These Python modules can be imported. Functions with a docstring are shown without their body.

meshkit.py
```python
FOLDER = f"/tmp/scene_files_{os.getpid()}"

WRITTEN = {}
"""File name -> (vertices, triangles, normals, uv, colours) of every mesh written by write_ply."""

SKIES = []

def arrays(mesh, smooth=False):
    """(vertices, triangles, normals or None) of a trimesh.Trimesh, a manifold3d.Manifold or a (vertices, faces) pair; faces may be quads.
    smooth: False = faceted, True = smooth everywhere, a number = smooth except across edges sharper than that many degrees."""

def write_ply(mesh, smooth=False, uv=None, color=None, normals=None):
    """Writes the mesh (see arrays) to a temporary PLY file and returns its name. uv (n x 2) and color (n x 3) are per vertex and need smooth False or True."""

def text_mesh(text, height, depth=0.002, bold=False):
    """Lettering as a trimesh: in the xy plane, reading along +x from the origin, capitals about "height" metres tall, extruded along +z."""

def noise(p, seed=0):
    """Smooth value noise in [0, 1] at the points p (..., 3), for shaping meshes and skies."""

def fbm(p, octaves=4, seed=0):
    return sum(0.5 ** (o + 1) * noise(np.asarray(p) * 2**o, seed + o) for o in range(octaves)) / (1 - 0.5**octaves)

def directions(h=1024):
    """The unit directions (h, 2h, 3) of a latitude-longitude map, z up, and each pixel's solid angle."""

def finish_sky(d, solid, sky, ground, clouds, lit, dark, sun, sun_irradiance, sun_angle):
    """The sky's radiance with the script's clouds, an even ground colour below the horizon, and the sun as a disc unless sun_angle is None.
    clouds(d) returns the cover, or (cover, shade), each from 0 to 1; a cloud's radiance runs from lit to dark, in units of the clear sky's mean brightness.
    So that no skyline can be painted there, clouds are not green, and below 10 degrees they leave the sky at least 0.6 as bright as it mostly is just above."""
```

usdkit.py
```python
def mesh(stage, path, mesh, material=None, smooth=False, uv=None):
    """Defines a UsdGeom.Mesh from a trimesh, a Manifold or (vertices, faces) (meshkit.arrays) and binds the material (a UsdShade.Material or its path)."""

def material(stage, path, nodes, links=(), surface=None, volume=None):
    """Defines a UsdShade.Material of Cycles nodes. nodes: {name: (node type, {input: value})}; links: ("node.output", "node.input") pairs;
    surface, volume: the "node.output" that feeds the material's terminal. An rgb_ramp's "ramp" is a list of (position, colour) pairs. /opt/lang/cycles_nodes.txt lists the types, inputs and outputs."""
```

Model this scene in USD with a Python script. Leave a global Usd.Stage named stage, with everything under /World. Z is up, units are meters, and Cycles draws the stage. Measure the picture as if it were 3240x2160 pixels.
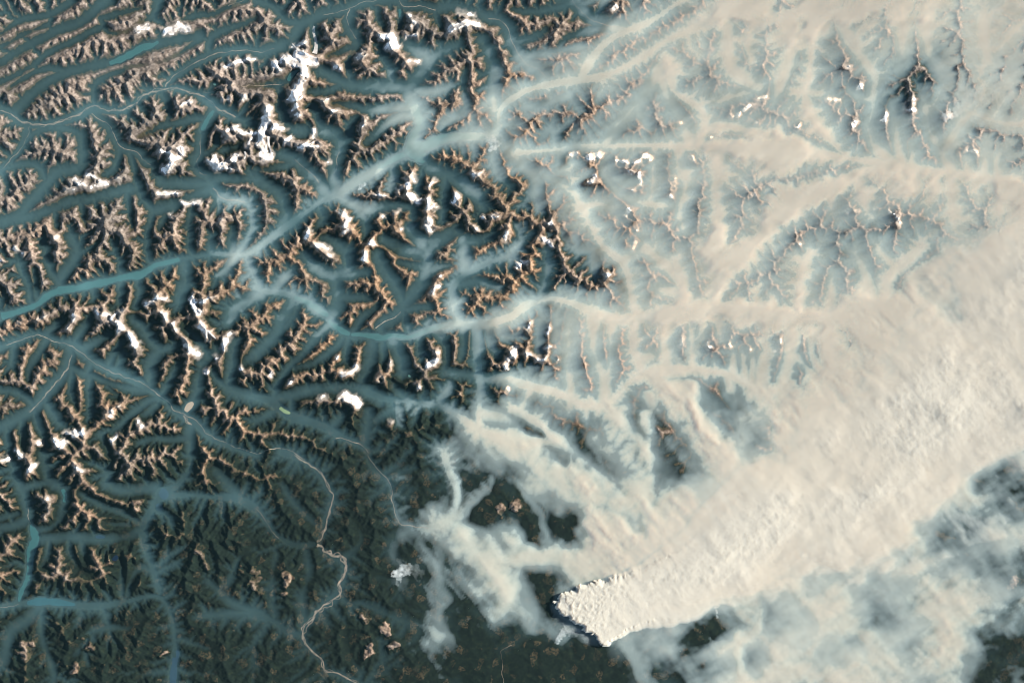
"""Mountain country seen from orbit, its valleys filled with the smoke of forest fires. Lengths below are in kilometres and are turned into metres when meshes are written."""
import math
import time
import numpy as np
import usdkit
from pxr import Gf, Sdf, Usd, UsdGeom, UsdLux, UsdShade, Vt
from scipy import ndimage as ndi
from scipy.sparse import csr_matrix
from scipy.sparse.csgraph import dijkstra

stage = Usd.Stage.CreateInMemory()
UsdGeom.Xform.Define(stage, "/World")
# ---- camera: straight down from 401 km, 240 km of land across the frame ----
camera = UsdGeom.Camera.Define(stage, "/World/camera")
camera.AddTranslateOp().Set(Gf.Vec3d(0, 0, 401000))
camera.CreateHorizontalApertureAttr(36.0)
camera.CreateFocalLengthAttr(36.0 * 400 / 240)
camera.CreateClippingRangeAttr(Gf.Vec2f(1000, 1500000))
camera.CreateExposureAttr(2.28)
# ---- sky and sun ----
SUN_EL, SUN_AZ = math.radians(24), math.radians(74)
sky = UsdLux.DomeLight.Define(stage, "/World/sky")
sky_look = usdkit.material(stage, "/World/Looks/sky", {
    "air": ("sky_texture", {"sky_type": "single_scattering", "sun_disc": False, "sun_elevation": SUN_EL, "sun_rotation": SUN_AZ}),
    "out": ("background_shader", {"strength": 0.05})}, [("air.color", "out.color")], surface="out.background")
UsdShade.MaterialBindingAPI.Apply(sky.GetPrim()).Bind(sky_look)
sun = UsdLux.DistantLight.Define(stage, "/World/sun")
sun.CreateIntensityAttr(1.25); sun.CreateNormalizeAttr(True); sun.CreateAngleAttr(0.5); sun.CreateColorAttr(Gf.Vec3f(1.0, 0.93, 0.84))
sun.AddOrientOp().Set(Gf.Quatf(Gf.Rotation(Gf.Vec3d(0, 0, 1), Gf.Vec3d(math.sin(SUN_AZ) * math.cos(SUN_EL), math.cos(SUN_AZ) * math.cos(SUN_EL), math.sin(SUN_EL))).GetQuat()))
# ---- what the photograph shows, read off by eye: (column, row) of a 4 x 3 grid of sections, points within the section ----
VALLEYS = {
(0,0): [
 (3,"0,760 50,760 90,800 150,845 200,865 290,860 430,830 540,790 640,735 720,755 840,770 920,720 980,655 1080,625 1180,605 1300,625 1400,670 1480,730 1560,775 1620,810"),
 (3,"1140,600 1180,540 1300,460 1430,390 1540,355 1680,345 1764,350"),
 (2,"1480,730 1470,770 1430,830 1400,900 1385,960 1380,1050 1355,1110 1375,1180 1420,1210 1450,1260 1480,1310"),
 (3,"1480,1310 1530,1365 1600,1385 1680,1390 1740,1440 1735,1568"),
 (3,"190,870 180,950 120,1060 60,1110 0,1180"),
 (2,"640,760 700,830 760,880 790,950 830,1010 870,1035 950,1050 1000,1110 1060,1135 1080,1180 1110,1250 1160,1270 1250,1265 1400,1265 1450,1265"),
 (1,"830,1010 820,1090 790,1170 720,1215 640,1240"),
 (1,"890,1040 930,1150 945,1250 990,1370 1060,1450"),
 (2,"1380,260 1110,290 980,335 840,410 720,440 600,465 440,500 330,560 230,640 150,720 90,790"),
 (1,"1110,290 1110,230 1170,180 1260,140 1380,100 1460,110 1540,70 1620,25 1700,0"),
 (1,"1440,380 1440,260 1540,210 1640,180 1764,130"),
 (2,"0,440 100,370 200,310 320,250 400,200 520,180 640,90 700,30 760,0"),
 (1,"0,570 100,530 180,480 250,440 300,380 400,330 520,280 600,230 700,190"),
 (1,"0,240 60,200 130,140 220,120 330,110 420,60 500,10"),
 (1,"0,330 80,290 180,230 260,200 340,170"),
 (1,"690,130 800,100 900,80 980,60"),
 (1,"690,120 720,200 760,240 860,230 960,180 1060,120 1090,40 1100,0"),
 (1,"860,470 1000,450 1100,440 1200,400 1320,310 1390,260"),
 (1,"650,700 640,600 700,540 860,480"),
 (1,"60,610 130,560 230,500 330,470 440,490"),
 (1,"180,950 300,880 420,880 520,900 560,930"),
 (2,"560,930 580,1000 570,1080 560,1160 480,1170 400,1180 330,1250 270,1330 200,1400 150,1480 60,1510 0,1530"),
 (1,"60,1150 200,1120 290,1160 310,1230"),
 (2,"0,1530 150,1500 300,1470 420,1420 500,1390 640,1370 770,1330 900,1310 960,1290"),
 (2,"1060,1450 1200,1420 1330,1360 1450,1300"),
 (1,"1060,1450 1030,1568"),
 (1,"1440,1060 1550,1040 1650,1010 1764,960"),
 (1,"1450,1260 1500,1230 1620,1240 1764,1230"),
 (1,"1620,810 1700,850 1764,850"),
 (1,"960,950 1060,900 1150,860 1180,800 1160,720 1120,650"),
 (1,"1150,860 1250,850 1370,810 1420,830"),
 (1,"1490,940 1500,1010 1440,1060 1390,1060"),
 (1,"380,1470 400,1568"), (1,"560,1400 580,1480 600,1568"), (1,"880,1340 900,1450 920,1568"),
 (1,"1330,1400 1310,1500 1290,1568"),(1,"1200,1420 1130,1500 1100,1568"),
],
(1,0): [
 (2,"0,360 60,355 130,330 200,300 240,290 270,230 310,170 380,140 460,100 600,75 660,50 740,15 860,0 980,0 1030,45 1090,45 1160,40 1240,70 1300,40 1420,50 1540,90 1600,125 1690,135 1740,190 1764,280"),
 (2,"650,60 630,120 635,180 660,230 700,275"),
 (1,"700,290 650,340 560,370 500,390"),
 (1,"700,290 660,370 630,450 640,500 660,560"),
 (1,"830,60 850,140 880,190"), (1,"990,50 1000,120 990,200"), (1,"1240,70 1240,130 1290,200"),
 (1,"380,140 400,240 415,340"),
 (1,"0,10 90,30 150,70 180,110 200,150 290,160 370,140"),
 (2,"-100,610 0,590 120,590 170,580 220,560 260,510 310,480"),
 (1,"130,590 165,620 180,680"),
 (2,"400,480 480,500 560,560 680,600 800,600 900,590 1040,600 1060,650 1090,730"),
 (1,"380,640 480,640 540,610 600,580"),
 (3,"1090,730 1120,800 1140,860 1090,960 1110,1060"),
 (1,"1080,740 900,750 780,760 620,720 540,720"),
 (2,"1060,600 1130,510 1200,420 1150,380 1080,330 1010,290"),
 (1,"1200,430 1280,350 1400,310"),
 (1,"860,330 880,400 930,480 940,590"),
 (2,"1560,280 1610,360 1640,480 1630,570 1640,680 1640,750"),
 (1,"1100,620 1250,650 1340,590"),
 (1,"1450,480 1420,560 1430,640 1460,720 1400,800 1300,850"),
 (3,"1764,680 1680,750 1680,850 1660,920 1560,940 1420,940 1300,960 1200,1000 1120,1060 1040,1060 960,1090 860,1150 760,1210 650,1280 560,1340 460,1380 380,1440 280,1510 200,1568"),
 (2,"1140,1080 1180,1150 1280,1190 1370,1230 1450,1290 1540,1360 1560,1430"),
 (1,"1300,1200 1310,1300 1300,1400 1290,1500"),
 (1,"1640,960 1630,1050 1640,1150 1680,1230 1764,1290"),
 (2,"1680,950 1720,1010 1764,1060"),
 (1,"1080,1500 1100,1430 950,1420 850,1430 770,1460 700,1430 600,1370"),
 (1,"700,1430 760,1520 770,1568"),
 (2,"550,1340 540,1200 560,1100 590,1010 560,930 490,910 380,900 290,910 230,880 200,800 180,740"),
 (2,"60,1060 120,1060 260,1090 310,1140 380,1200 440,1250 500,1350"),
 (1,"450,880 430,800 400,740"), (1,"590,1010 650,930 640,870 690,820"),
 (1,"1090,800 1000,800 900,850 840,930 760,990"),
 (1,"0,1170 110,1170 260,1130"),
 (2,"-30,1210 40,1250 100,1290 160,1330 200,1400 210,1480 190,1560"),
 (1,"940,1110 950,1230 930,1290"), (1,"1130,1230 1120,1330 1090,1420"),
 (1,"1560,1430 1530,1500 1560,1568"),
 (1,"440,1440 480,1500 420,1568"),
],
(2,0): [
 (2,"330,0 400,0 450,50 520,110 600,150 660,180 760,200"),
 (3,"0,690 60,640 140,610 220,590 330,570 480,550 640,530 740,480 850,420 960,350 1060,280 1200,220 1400,120 1600,60"),
 (2,"0,300 60,400 130,460 200,490 230,570"),
 (3,"480,530 540,420 600,340 690,260 760,220 900,180 1020,110 1100,50 1180,0"),
 (1,"0,70 150,90 300,60 420,20"), (1,"660,190 560,205 450,240 370,270 330,330"),
 (1,"40,290 200,240 270,170"), (1,"60,400 170,380 330,350 480,330"),
 (2,"1000,520 950,620 900,660 840,740 760,830 700,900 640,1000"),
 (3,"40,1050 150,1045 300,1030 480,1015 660,1010 800,1000 980,1000 1180,1010 1400,1010 1764,1040"),
 (2,"0,1070 20,1080 90,1160 150,1210 170,1290 150,1340"),
 (2,"1000,480 1060,640 1100,740 1150,800 1200,900 1230,1000"),
 (1,"870,680 860,760 920,850 960,900"),
 (2,"1480,200 1480,330 1490,440 1560,540 1700,600"),
 (3,"1060,400 1100,560 1130,640 1220,700 1330,760 1330,900 1280,1000"),
 (3,"420,1040 410,1160 420,1260 450,1360 500,1450 540,1540 560,1568"),
 (1,"320,1040 330,1120 300,1180 400,1170"), (1,"640,1130 640,1200 700,1300 800,1380 950,1410 1100,1420"),
 (1,"660,1200 760,1260 860,1260"), (1,"980,1020 980,1200 980,1300 960,1400"),
 (2,"1150,1020 1160,1150 1210,1250 1200,1350 1160,1450 1200,1568"),(2,"1400,1020 1430,1150 1400,1300 1420,1430 1420,1568"),
 (1,"200,1200 330,1260 430,1330"), (1,"460,1440 580,1400 700,1430"),
 (1,"1330,900 1450,860 1600,900 1764,930"),(1,"1630,240 1620,330 1650,420"),(1,"1420,700 1500,660 1640,640"),
 (1,"200,960 290,860 300,1030"),
 (1,"90,740 240,720 400,660"),
],
(3,0): [
 (3,"-20,1040 300,1050 560,1090 800,1130 940,1160 1200,1180 1500,1230 1764,1310"),
 (3,"940,1160 700,1160 560,1230 400,1310 250,1390 100,1480 -20,1560"),
 (2,"1260,1160 1180,1020 1120,920 1100,820 1090,740"), (2,"1210,1030 1280,930 1330,850 1400,780"),
 (2,"930,1150 890,980 880,820 860,720"), (1,"1000,1150 990,1000"), (2,"700,870 720,980 800,1080 900,1150"),
 (2,"700,870 730,740 720,640 760,540 680,440 600,330 520,220 500,120"), (2,"930,150 930,250 930,400 900,480"),
 (2,"1080,150 1100,280 1110,400 1180,480 1220,550"), (1,"1500,1220 1490,1100 1510,980"), (1,"1580,1230 1570,1100 1600,1050"),
 (3,"320,100 300,350 290,540 250,660 300,800 420,950 560,1080"), (2,"160,150 160,250 170,380 100,500 60,650"),
 (1,"1380,1200 1370,1100"), (2,"1490,100 1490,300 1520,420"), (1,"620,1230 660,1400 720,1500"), (1,"420,1310 460,1460"),
 (1,"1000,1180 1000,1320"), (1,"1150,1190 1150,1300 1100,1400"), (1,"1260,1200 1270,1460 1280,1568"),
 (1,"1764,860 1600,850 1450,800"), (1,"240,640 400,640 520,700"),(1,"560,620 620,680 780,690"),
],
(0,1): [
 (3,"1764,150 1700,190 1560,180 1400,190 1260,215 1130,240 1040,270 970,330 850,340 720,370 560,410 400,430 320,470 250,530 130,570 0,605"),
 (3,"1740,0 1700,100 1640,170"), (3,"1700,200 1740,300 1790,400"),
 (1,"1030,0 1015,100 1030,230"), (1,"1320,0 1310,120 1330,200"), (1,"1460,80 1450,180"), (1,"1610,0 1590,100 1600,150"),
 (1,"840,240 840,330"), (2,"420,410 420,340 480,270 530,200 540,140 500,70"), (1,"210,500 200,380 150,300 130,200"),
 (1,"420,400 370,330 330,240 320,160 300,90"), (1,"250,470 250,380 240,300"),
 (2,"1270,230 1290,340 1270,420 1240,500"), (1,"960,350 965,470 940,540"), (1,"830,370 840,500 780,560"), (1,"640,400 650,470"),
 (1,"1520,330 1580,270 1620,190"), (2,"1800,465 1660,520 1600,580 1570,650"),
 (3,"0,830 80,800 160,760 240,730 320,740 400,790 500,800 560,850 620,910 700,960 800,1000 900,1040 980,1080 1060,1130 1140,1180 1190,1250 1260,1290 1330,1330 1400,1390 1450,1450 1560,1500 1680,1550 1764,1568"),
 (2,"490,830 470,960 420,1040 330,1130 250,1230 150,1310 40,1360 0,1380"),
 (1,"320,740 370,680 440,640"), (1,"520,790 560,710 620,650 640,590"), (1,"570,840 680,780 760,730"), (1,"740,960 800,850 850,780"), (1,"810,990 850,860"),
 (2,"1030,1090 1050,1000 1030,940 1070,880 1110,850 1060,800 1010,720 960,660 930,630"), (1,"1110,850 1180,830 1250,800"),
 (1,"1440,880 1380,800 1340,740 1270,680"), (1,"1120,1150 1180,1040 1220,960"),
 (2,"1290,1260 1340,1190 1370,1100 1380,1000 1400,920 1440,880 1500,840"),
 (2,"1660,1150 1580,1120 1590,1000 1610,900 1620,800"), (1,"1580,1110 1500,1060 1470,980"), (2,"1580,1120 1700,1160 1764,1170"),
 (1,"1130,1180 1040,1180 960,1240 900,1290 840,1350 780,1410"), (1,"480,960 560,1000 640,1020 760,1080 900,1110 1000,1120"),
 (1,"620,1020 625,1150 630,1290"), (1,"490,980 490,1120 510,1190"), (1,"310,1160 330,1220 370,1290 430,1360"), (1,"140,1310 160,1420 170,1530"),
 (1,"230,1250 290,1400 330,1500"), (1,"740,1090 830,1170 760,1160"),
 (2,"1330,1340 1300,1420 1310,1500 1320,1568"), (1,"1300,1450 1180,1460 1060,1450 960,1480"),
 (1,"100,800 80,950"), (1,"330,760 260,880 200,960 200,1040"), (1,"0,1120 120,1130 200,1180 240,1240"),(1,"40,1360 60,1450 80,1568"),
 (1,"630,930 600,1010"),(1,"940,1330 1000,1290 1080,1220"),(1,"760,1568 740,1480 700,1420"),
],
(1,1): [
 (3,"200,0 120,60 40,120 0,160"),
 (3,"0,410 60,440 140,440 260,475 370,520 430,570 500,620 550,670 620,720 660,745 760,745 860,765 940,745 1040,760 1120,735 1200,700 1300,680 1420,660 1520,670 1620,660 1764,610"),
 (2,"500,600 560,560 570,500 560,400 540,350 470,320 400,270 350,200"), (2,"550,340 620,310 650,250 630,170 560,110 480,70"), (1,"550,340 700,320 770,310"),
 (1,"260,290 180,350 120,430"),
 (2,"870,750 860,700 880,660 950,630 1000,580 1040,500 1120,420 1160,350 1190,280 1180,160 1140,100 1080,40 1070,0"), (2,"1190,150 1240,100 1320,60 1400,20"),
 (2,"1175,190 1060,180 960,130 890,90"), (1,"1180,290 1080,260 1000,240"), (2,"1010,500 990,450 960,380 900,320 870,240 850,200"), (1,"1185,300 1260,270 1350,260"),
 (1,"1010,570 1030,640 1050,720"), (1,"1010,570 1060,560 1140,550 1200,540"), (1,"570,500 600,480 700,480 790,490"), (1,"660,740 720,640 750,600 840,540"),
 (3,"1410,650 1370,560 1360,480 1350,410 1400,350 1480,300 1600,240 1764,190"), (2,"1450,310 1440,190 1430,100"), (1,"1440,100 1520,90 1620,60"), (1,"1400,400 1520,360 1600,390 1680,420"),
 (2,"260,480 230,580 170,640 150,720 80,800 20,860 -60,920"), (1,"520,660 400,760 330,870 240,940 160,1060 120,1170"), (1,"620,730 560,830 470,890 400,940 270,970"),
 (1,"640,740 620,880 640,930"), (2,"810,750 800,850 780,940 740,1040"), (1,"870,760 880,900"), (2,"920,750 1000,880 1020,960 1010,1010"), (1,"1120,740 1140,860"), (1,"1220,700 1320,800 1320,900 1290,1000"),
 (3,"1520,680 1525,850 1530,960 1550,1080 1540,1200 1540,1360"), (1,"1600,670 1610,800 1660,880"), (1,"1640,660 1720,760"),
 (1,"1300,990 1400,1010 1540,1020"), (1,"1550,1040 1660,1040 1764,1030"), (1,"1340,1080 1270,1170 1260,1230"),
 (2,"130,1180 250,1160 330,1130 450,1110 560,1100 700,1110 780,1130 860,1170"), (1,"950,1090 1000,1150 1060,1200"),
 (3,"-20,1160 100,1190 160,1250 240,1300 320,1320 420,1350 520,1400 580,1440 680,1480 740,1500 780,1560"),
 (3,"780,1130 860,1170 960,1190 1100,1200 1200,1220 1300,1240 1400,1300 1480,1360 1600,1420 1764,1480"),
 (1,"240,1160 240,1290"), (1,"500,1390 570,1330 600,1290"), (2,"740,1500 760,1440 770,1340 780,1270"), (2,"1764,1320 1620,1290 1540,1270"),
 (1,"1430,690 1440,800 1410,900"),(1,"290,520 250,620 200,680"),(1,"150,1250 60,1310 0,1330"),
 (1,"980,1240 880,1290 820,1330"),
],
(2,1): [
 (3,"0,610 60,560 150,510 280,480 420,520 560,580 700,640 860,620 1000,600 1200,570 1400,560 1600,560 1764,580"),
 (3,"560,0 600,90 680,170 760,230 800,300 820,400 840,520 870,620"), (1,"640,150 560,160 450,160"), (1,"240,160 250,260 240,340 200,480"), (1,"560,180 560,290"),
 (3,"850,640 830,780 860,900 890,980 890,1020"), (2,"760,230 900,130 1000,210 1100,290 1180,360"), (3,"1130,240 1180,360 1180,460 1160,570"), (3,"1350,180 1400,80 1420,0"),
 (3,"1800,0 1640,120 1560,210 1480,270 1420,340 1400,560"), (2,"1350,180 1330,280 1420,340"),
 (1,"200,640 190,720 180,850"), (1,"310,600 300,760"), (2,"400,600 390,860 400,1000 410,1180"), (2,"560,620 560,840 600,950 640,1050 640,1220"),
 (1,"690,650 680,850 690,950 640,1050"), (2,"1060,600 1070,880 1060,980"), (1,"1070,880 980,880 900,900 860,900"), (1,"1230,660 1250,860 1250,970"), (1,"1330,680 1290,760"), (1,"1420,640 1450,760"),
 (1,"1520,820 1520,1010"),
 (3,"0,1060 120,1090 220,1110 330,1140 420,1190 540,1240 640,1220 740,1150 800,1070 900,1010 980,1030 1060,1110 1150,1180 1260,1250 1340,1330 1420,1420 1500,1568"),
 (3,"900,1010 1050,980 1250,970 1450,1000 1600,1060 1764,1150"), (3,"640,1220 760,1330 860,1430 900,1500 960,1568"), (2,"940,1180 940,1260 900,1330 880,1420"),
 (3,"0,1250 120,1310 250,1400 400,1500 470,1568"), (3,"0,1430 200,1480 380,1568"),
 (2,"1100,1110 1200,1080 1300,1160 1350,1180 1450,1250 1560,1340 1600,1420 1600,1568"), (2,"1480,1050 1500,1180 1580,1300 1600,1420"),
 (1,"1590,850 1610,1060"), (1,"1660,850 1650,1080"), (2,"1764,850 1720,960 1700,1120"), (1,"140,1090 100,1180 60,1250"),(1,"410,1190 380,1260 330,1200"),
 (1,"1000,420 1100,440 1180,460"),
],
(3,1): [
 (3,"210,560 220,400 240,260 300,180"), (2,"710,540 680,370 660,280 600,180"), (3,"800,520 820,340 900,260 1000,190 1060,130"), (3,"960,470 1010,350 1100,270 1240,230"),
 (1,"420,520 440,380 450,310"), (1,"840,240 760,150"), (3,"-20,580 200,600 400,620 600,600 800,540 940,480"),
 (2,"160,700 170,860 130,960 100,1100 120,1200 200,1300"), (1,"300,700 290,900 380,1000"), (1,"170,860 260,960 330,1040"),(2,"400,640 420,900 440,1100 350,1250 250,1400"),
],
(0,2): [
 (3,"120,1010 140,960 180,880 200,760 220,620 220,480 200,420"), (2,"200,430 190,330 150,240 110,150 90,60 60,0"),
 (3,"0,1045 130,1020 300,1010 420,1010 560,1040 700,1040 900,1000 1100,950 1180,1080 1210,1250 1200,1400 1190,1568"),
 (3,"1100,950 1060,800 1000,620 980,500 1040,380 1100,280"), (2,"1100,280 1080,220 960,240 820,250 740,200 740,130"), (3,"1100,280 1300,270 1500,290 1640,290 1764,370"),
 (2,"1640,290 1560,180 1480,100"), (3,"1110,270 1240,200 1310,100 1320,0"),
 (2,"410,440 440,330 460,280 430,220 330,190 320,100 300,0"), (1,"250,520 360,500 410,440"), (2,"230,580 480,560 620,570 740,580 900,560 980,500"), (2,"0,500 120,480 200,440"),
 (1,"560,260 700,350 860,400 980,480"), (1,"740,470 900,480"), (2,"300,1010 200,1130 80,1200 60,1240 50,1330 20,1420"), (1,"290,1020 280,1190 300,1300 340,1400 380,1500 360,1568"), (1,"1000,1120 900,1200 760,1180 650,1200"),
 (1,"640,1250 560,1330 480,1400"), (1,"330,190 250,200 170,230"), (1,"340,590 330,680 290,760"), (1,"470,570 480,660 540,780 620,820"), (1,"560,570 570,640 590,740"),
 (1,"0,440 60,420 130,400"), (1,"830,660 840,800 840,950"),(1,"1060,800 960,760 900,860 880,960"),(1,"1764,640 1640,700 1620,800 1560,900"),(1,"1764,1080 1600,1020 1480,900 1420,860"),(1,"1340,1120 1440,1100 1600,1090 1764,1085"),
],
(1,2): [
 (3,"180,-20 260,0 340,40 410,90 460,150 500,220 530,270 520,350 480,450 450,560 430,610 470,670 580,710 620,760 600,860 570,960 480,1030 390,1110 330,1180 320,1270 400,1360 460,1430 480,1490 560,1500 690,1568"),
 (3,"770,0 800,80 880,150 920,200 940,300 960,400 1000,470 1100,490 1190,510 1340,440 1400,400"), (3,"1300,0 1330,120 1380,230 1400,330 1400,400"), (2,"1620,0 1600,120 1540,230 1450,310 1400,380"),
 (3,"1400,400 1420,520 1500,650 1600,760 1700,880 1764,960"), (3,"0,370 60,430 100,500 160,570 280,630 400,610"), (1,"340,650 370,780 350,900 310,960 330,1080 340,1160"), (3,"-20,1085 120,1130 220,1220 310,1240"),
 (2,"1764,960 1680,1050 1640,1150 1600,1260"), (2,"850,840 1000,860 1150,860 1180,960 1180,1100 1200,1230 1340,1290 1400,1280"), (1,"780,1040 900,1090 1050,1150 1170,1180"), (2,"1100,500 930,580 930,700 1000,760 1140,740"),
 (2,"1290,860 1300,1150 1400,1280 1600,1260"), (2,"1400,1280 1440,1400 1400,1568"), (1,"1764,600 1680,520 1600,480 1500,500"), (1,"1764,230 1650,170 1600,120"), (1,"620,1230 640,1380 720,1500"),(1,"180,200 260,330 360,430 440,500"),(1,"860,1330 870,1420 900,1500 960,1568"),
 (2,"1720,1568 1690,1450 1680,1340 1764,1300"),(1,"590,720 700,640 740,560 680,460"),(1,"140,680 110,830 110,1000 130,1100"),
],
(2,2): [
 (3,"720,1280 820,1380 920,1480 1000,1568"), (2,"0,1300 140,1210 260,1210 330,1230"), (3,"1400,1400 1540,1300 1690,1220 1700,1100"), (2,"1550,1300 1580,1450 1600,1568"), (2,"0,950 80,830 130,740"), (2,"60,1080 170,1100 130,960 100,800"),
 (2,"0,690 140,680 330,760 470,760"), (2,"50,190 130,310 220,440 260,560 380,560"), (1,"1160,1200 1180,1280 1300,1320"),(2,"830,1260 1000,1280 1160,1330"),
 (2,"960,0 1100,160 1240,300 1300,420"),
],
}
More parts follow.
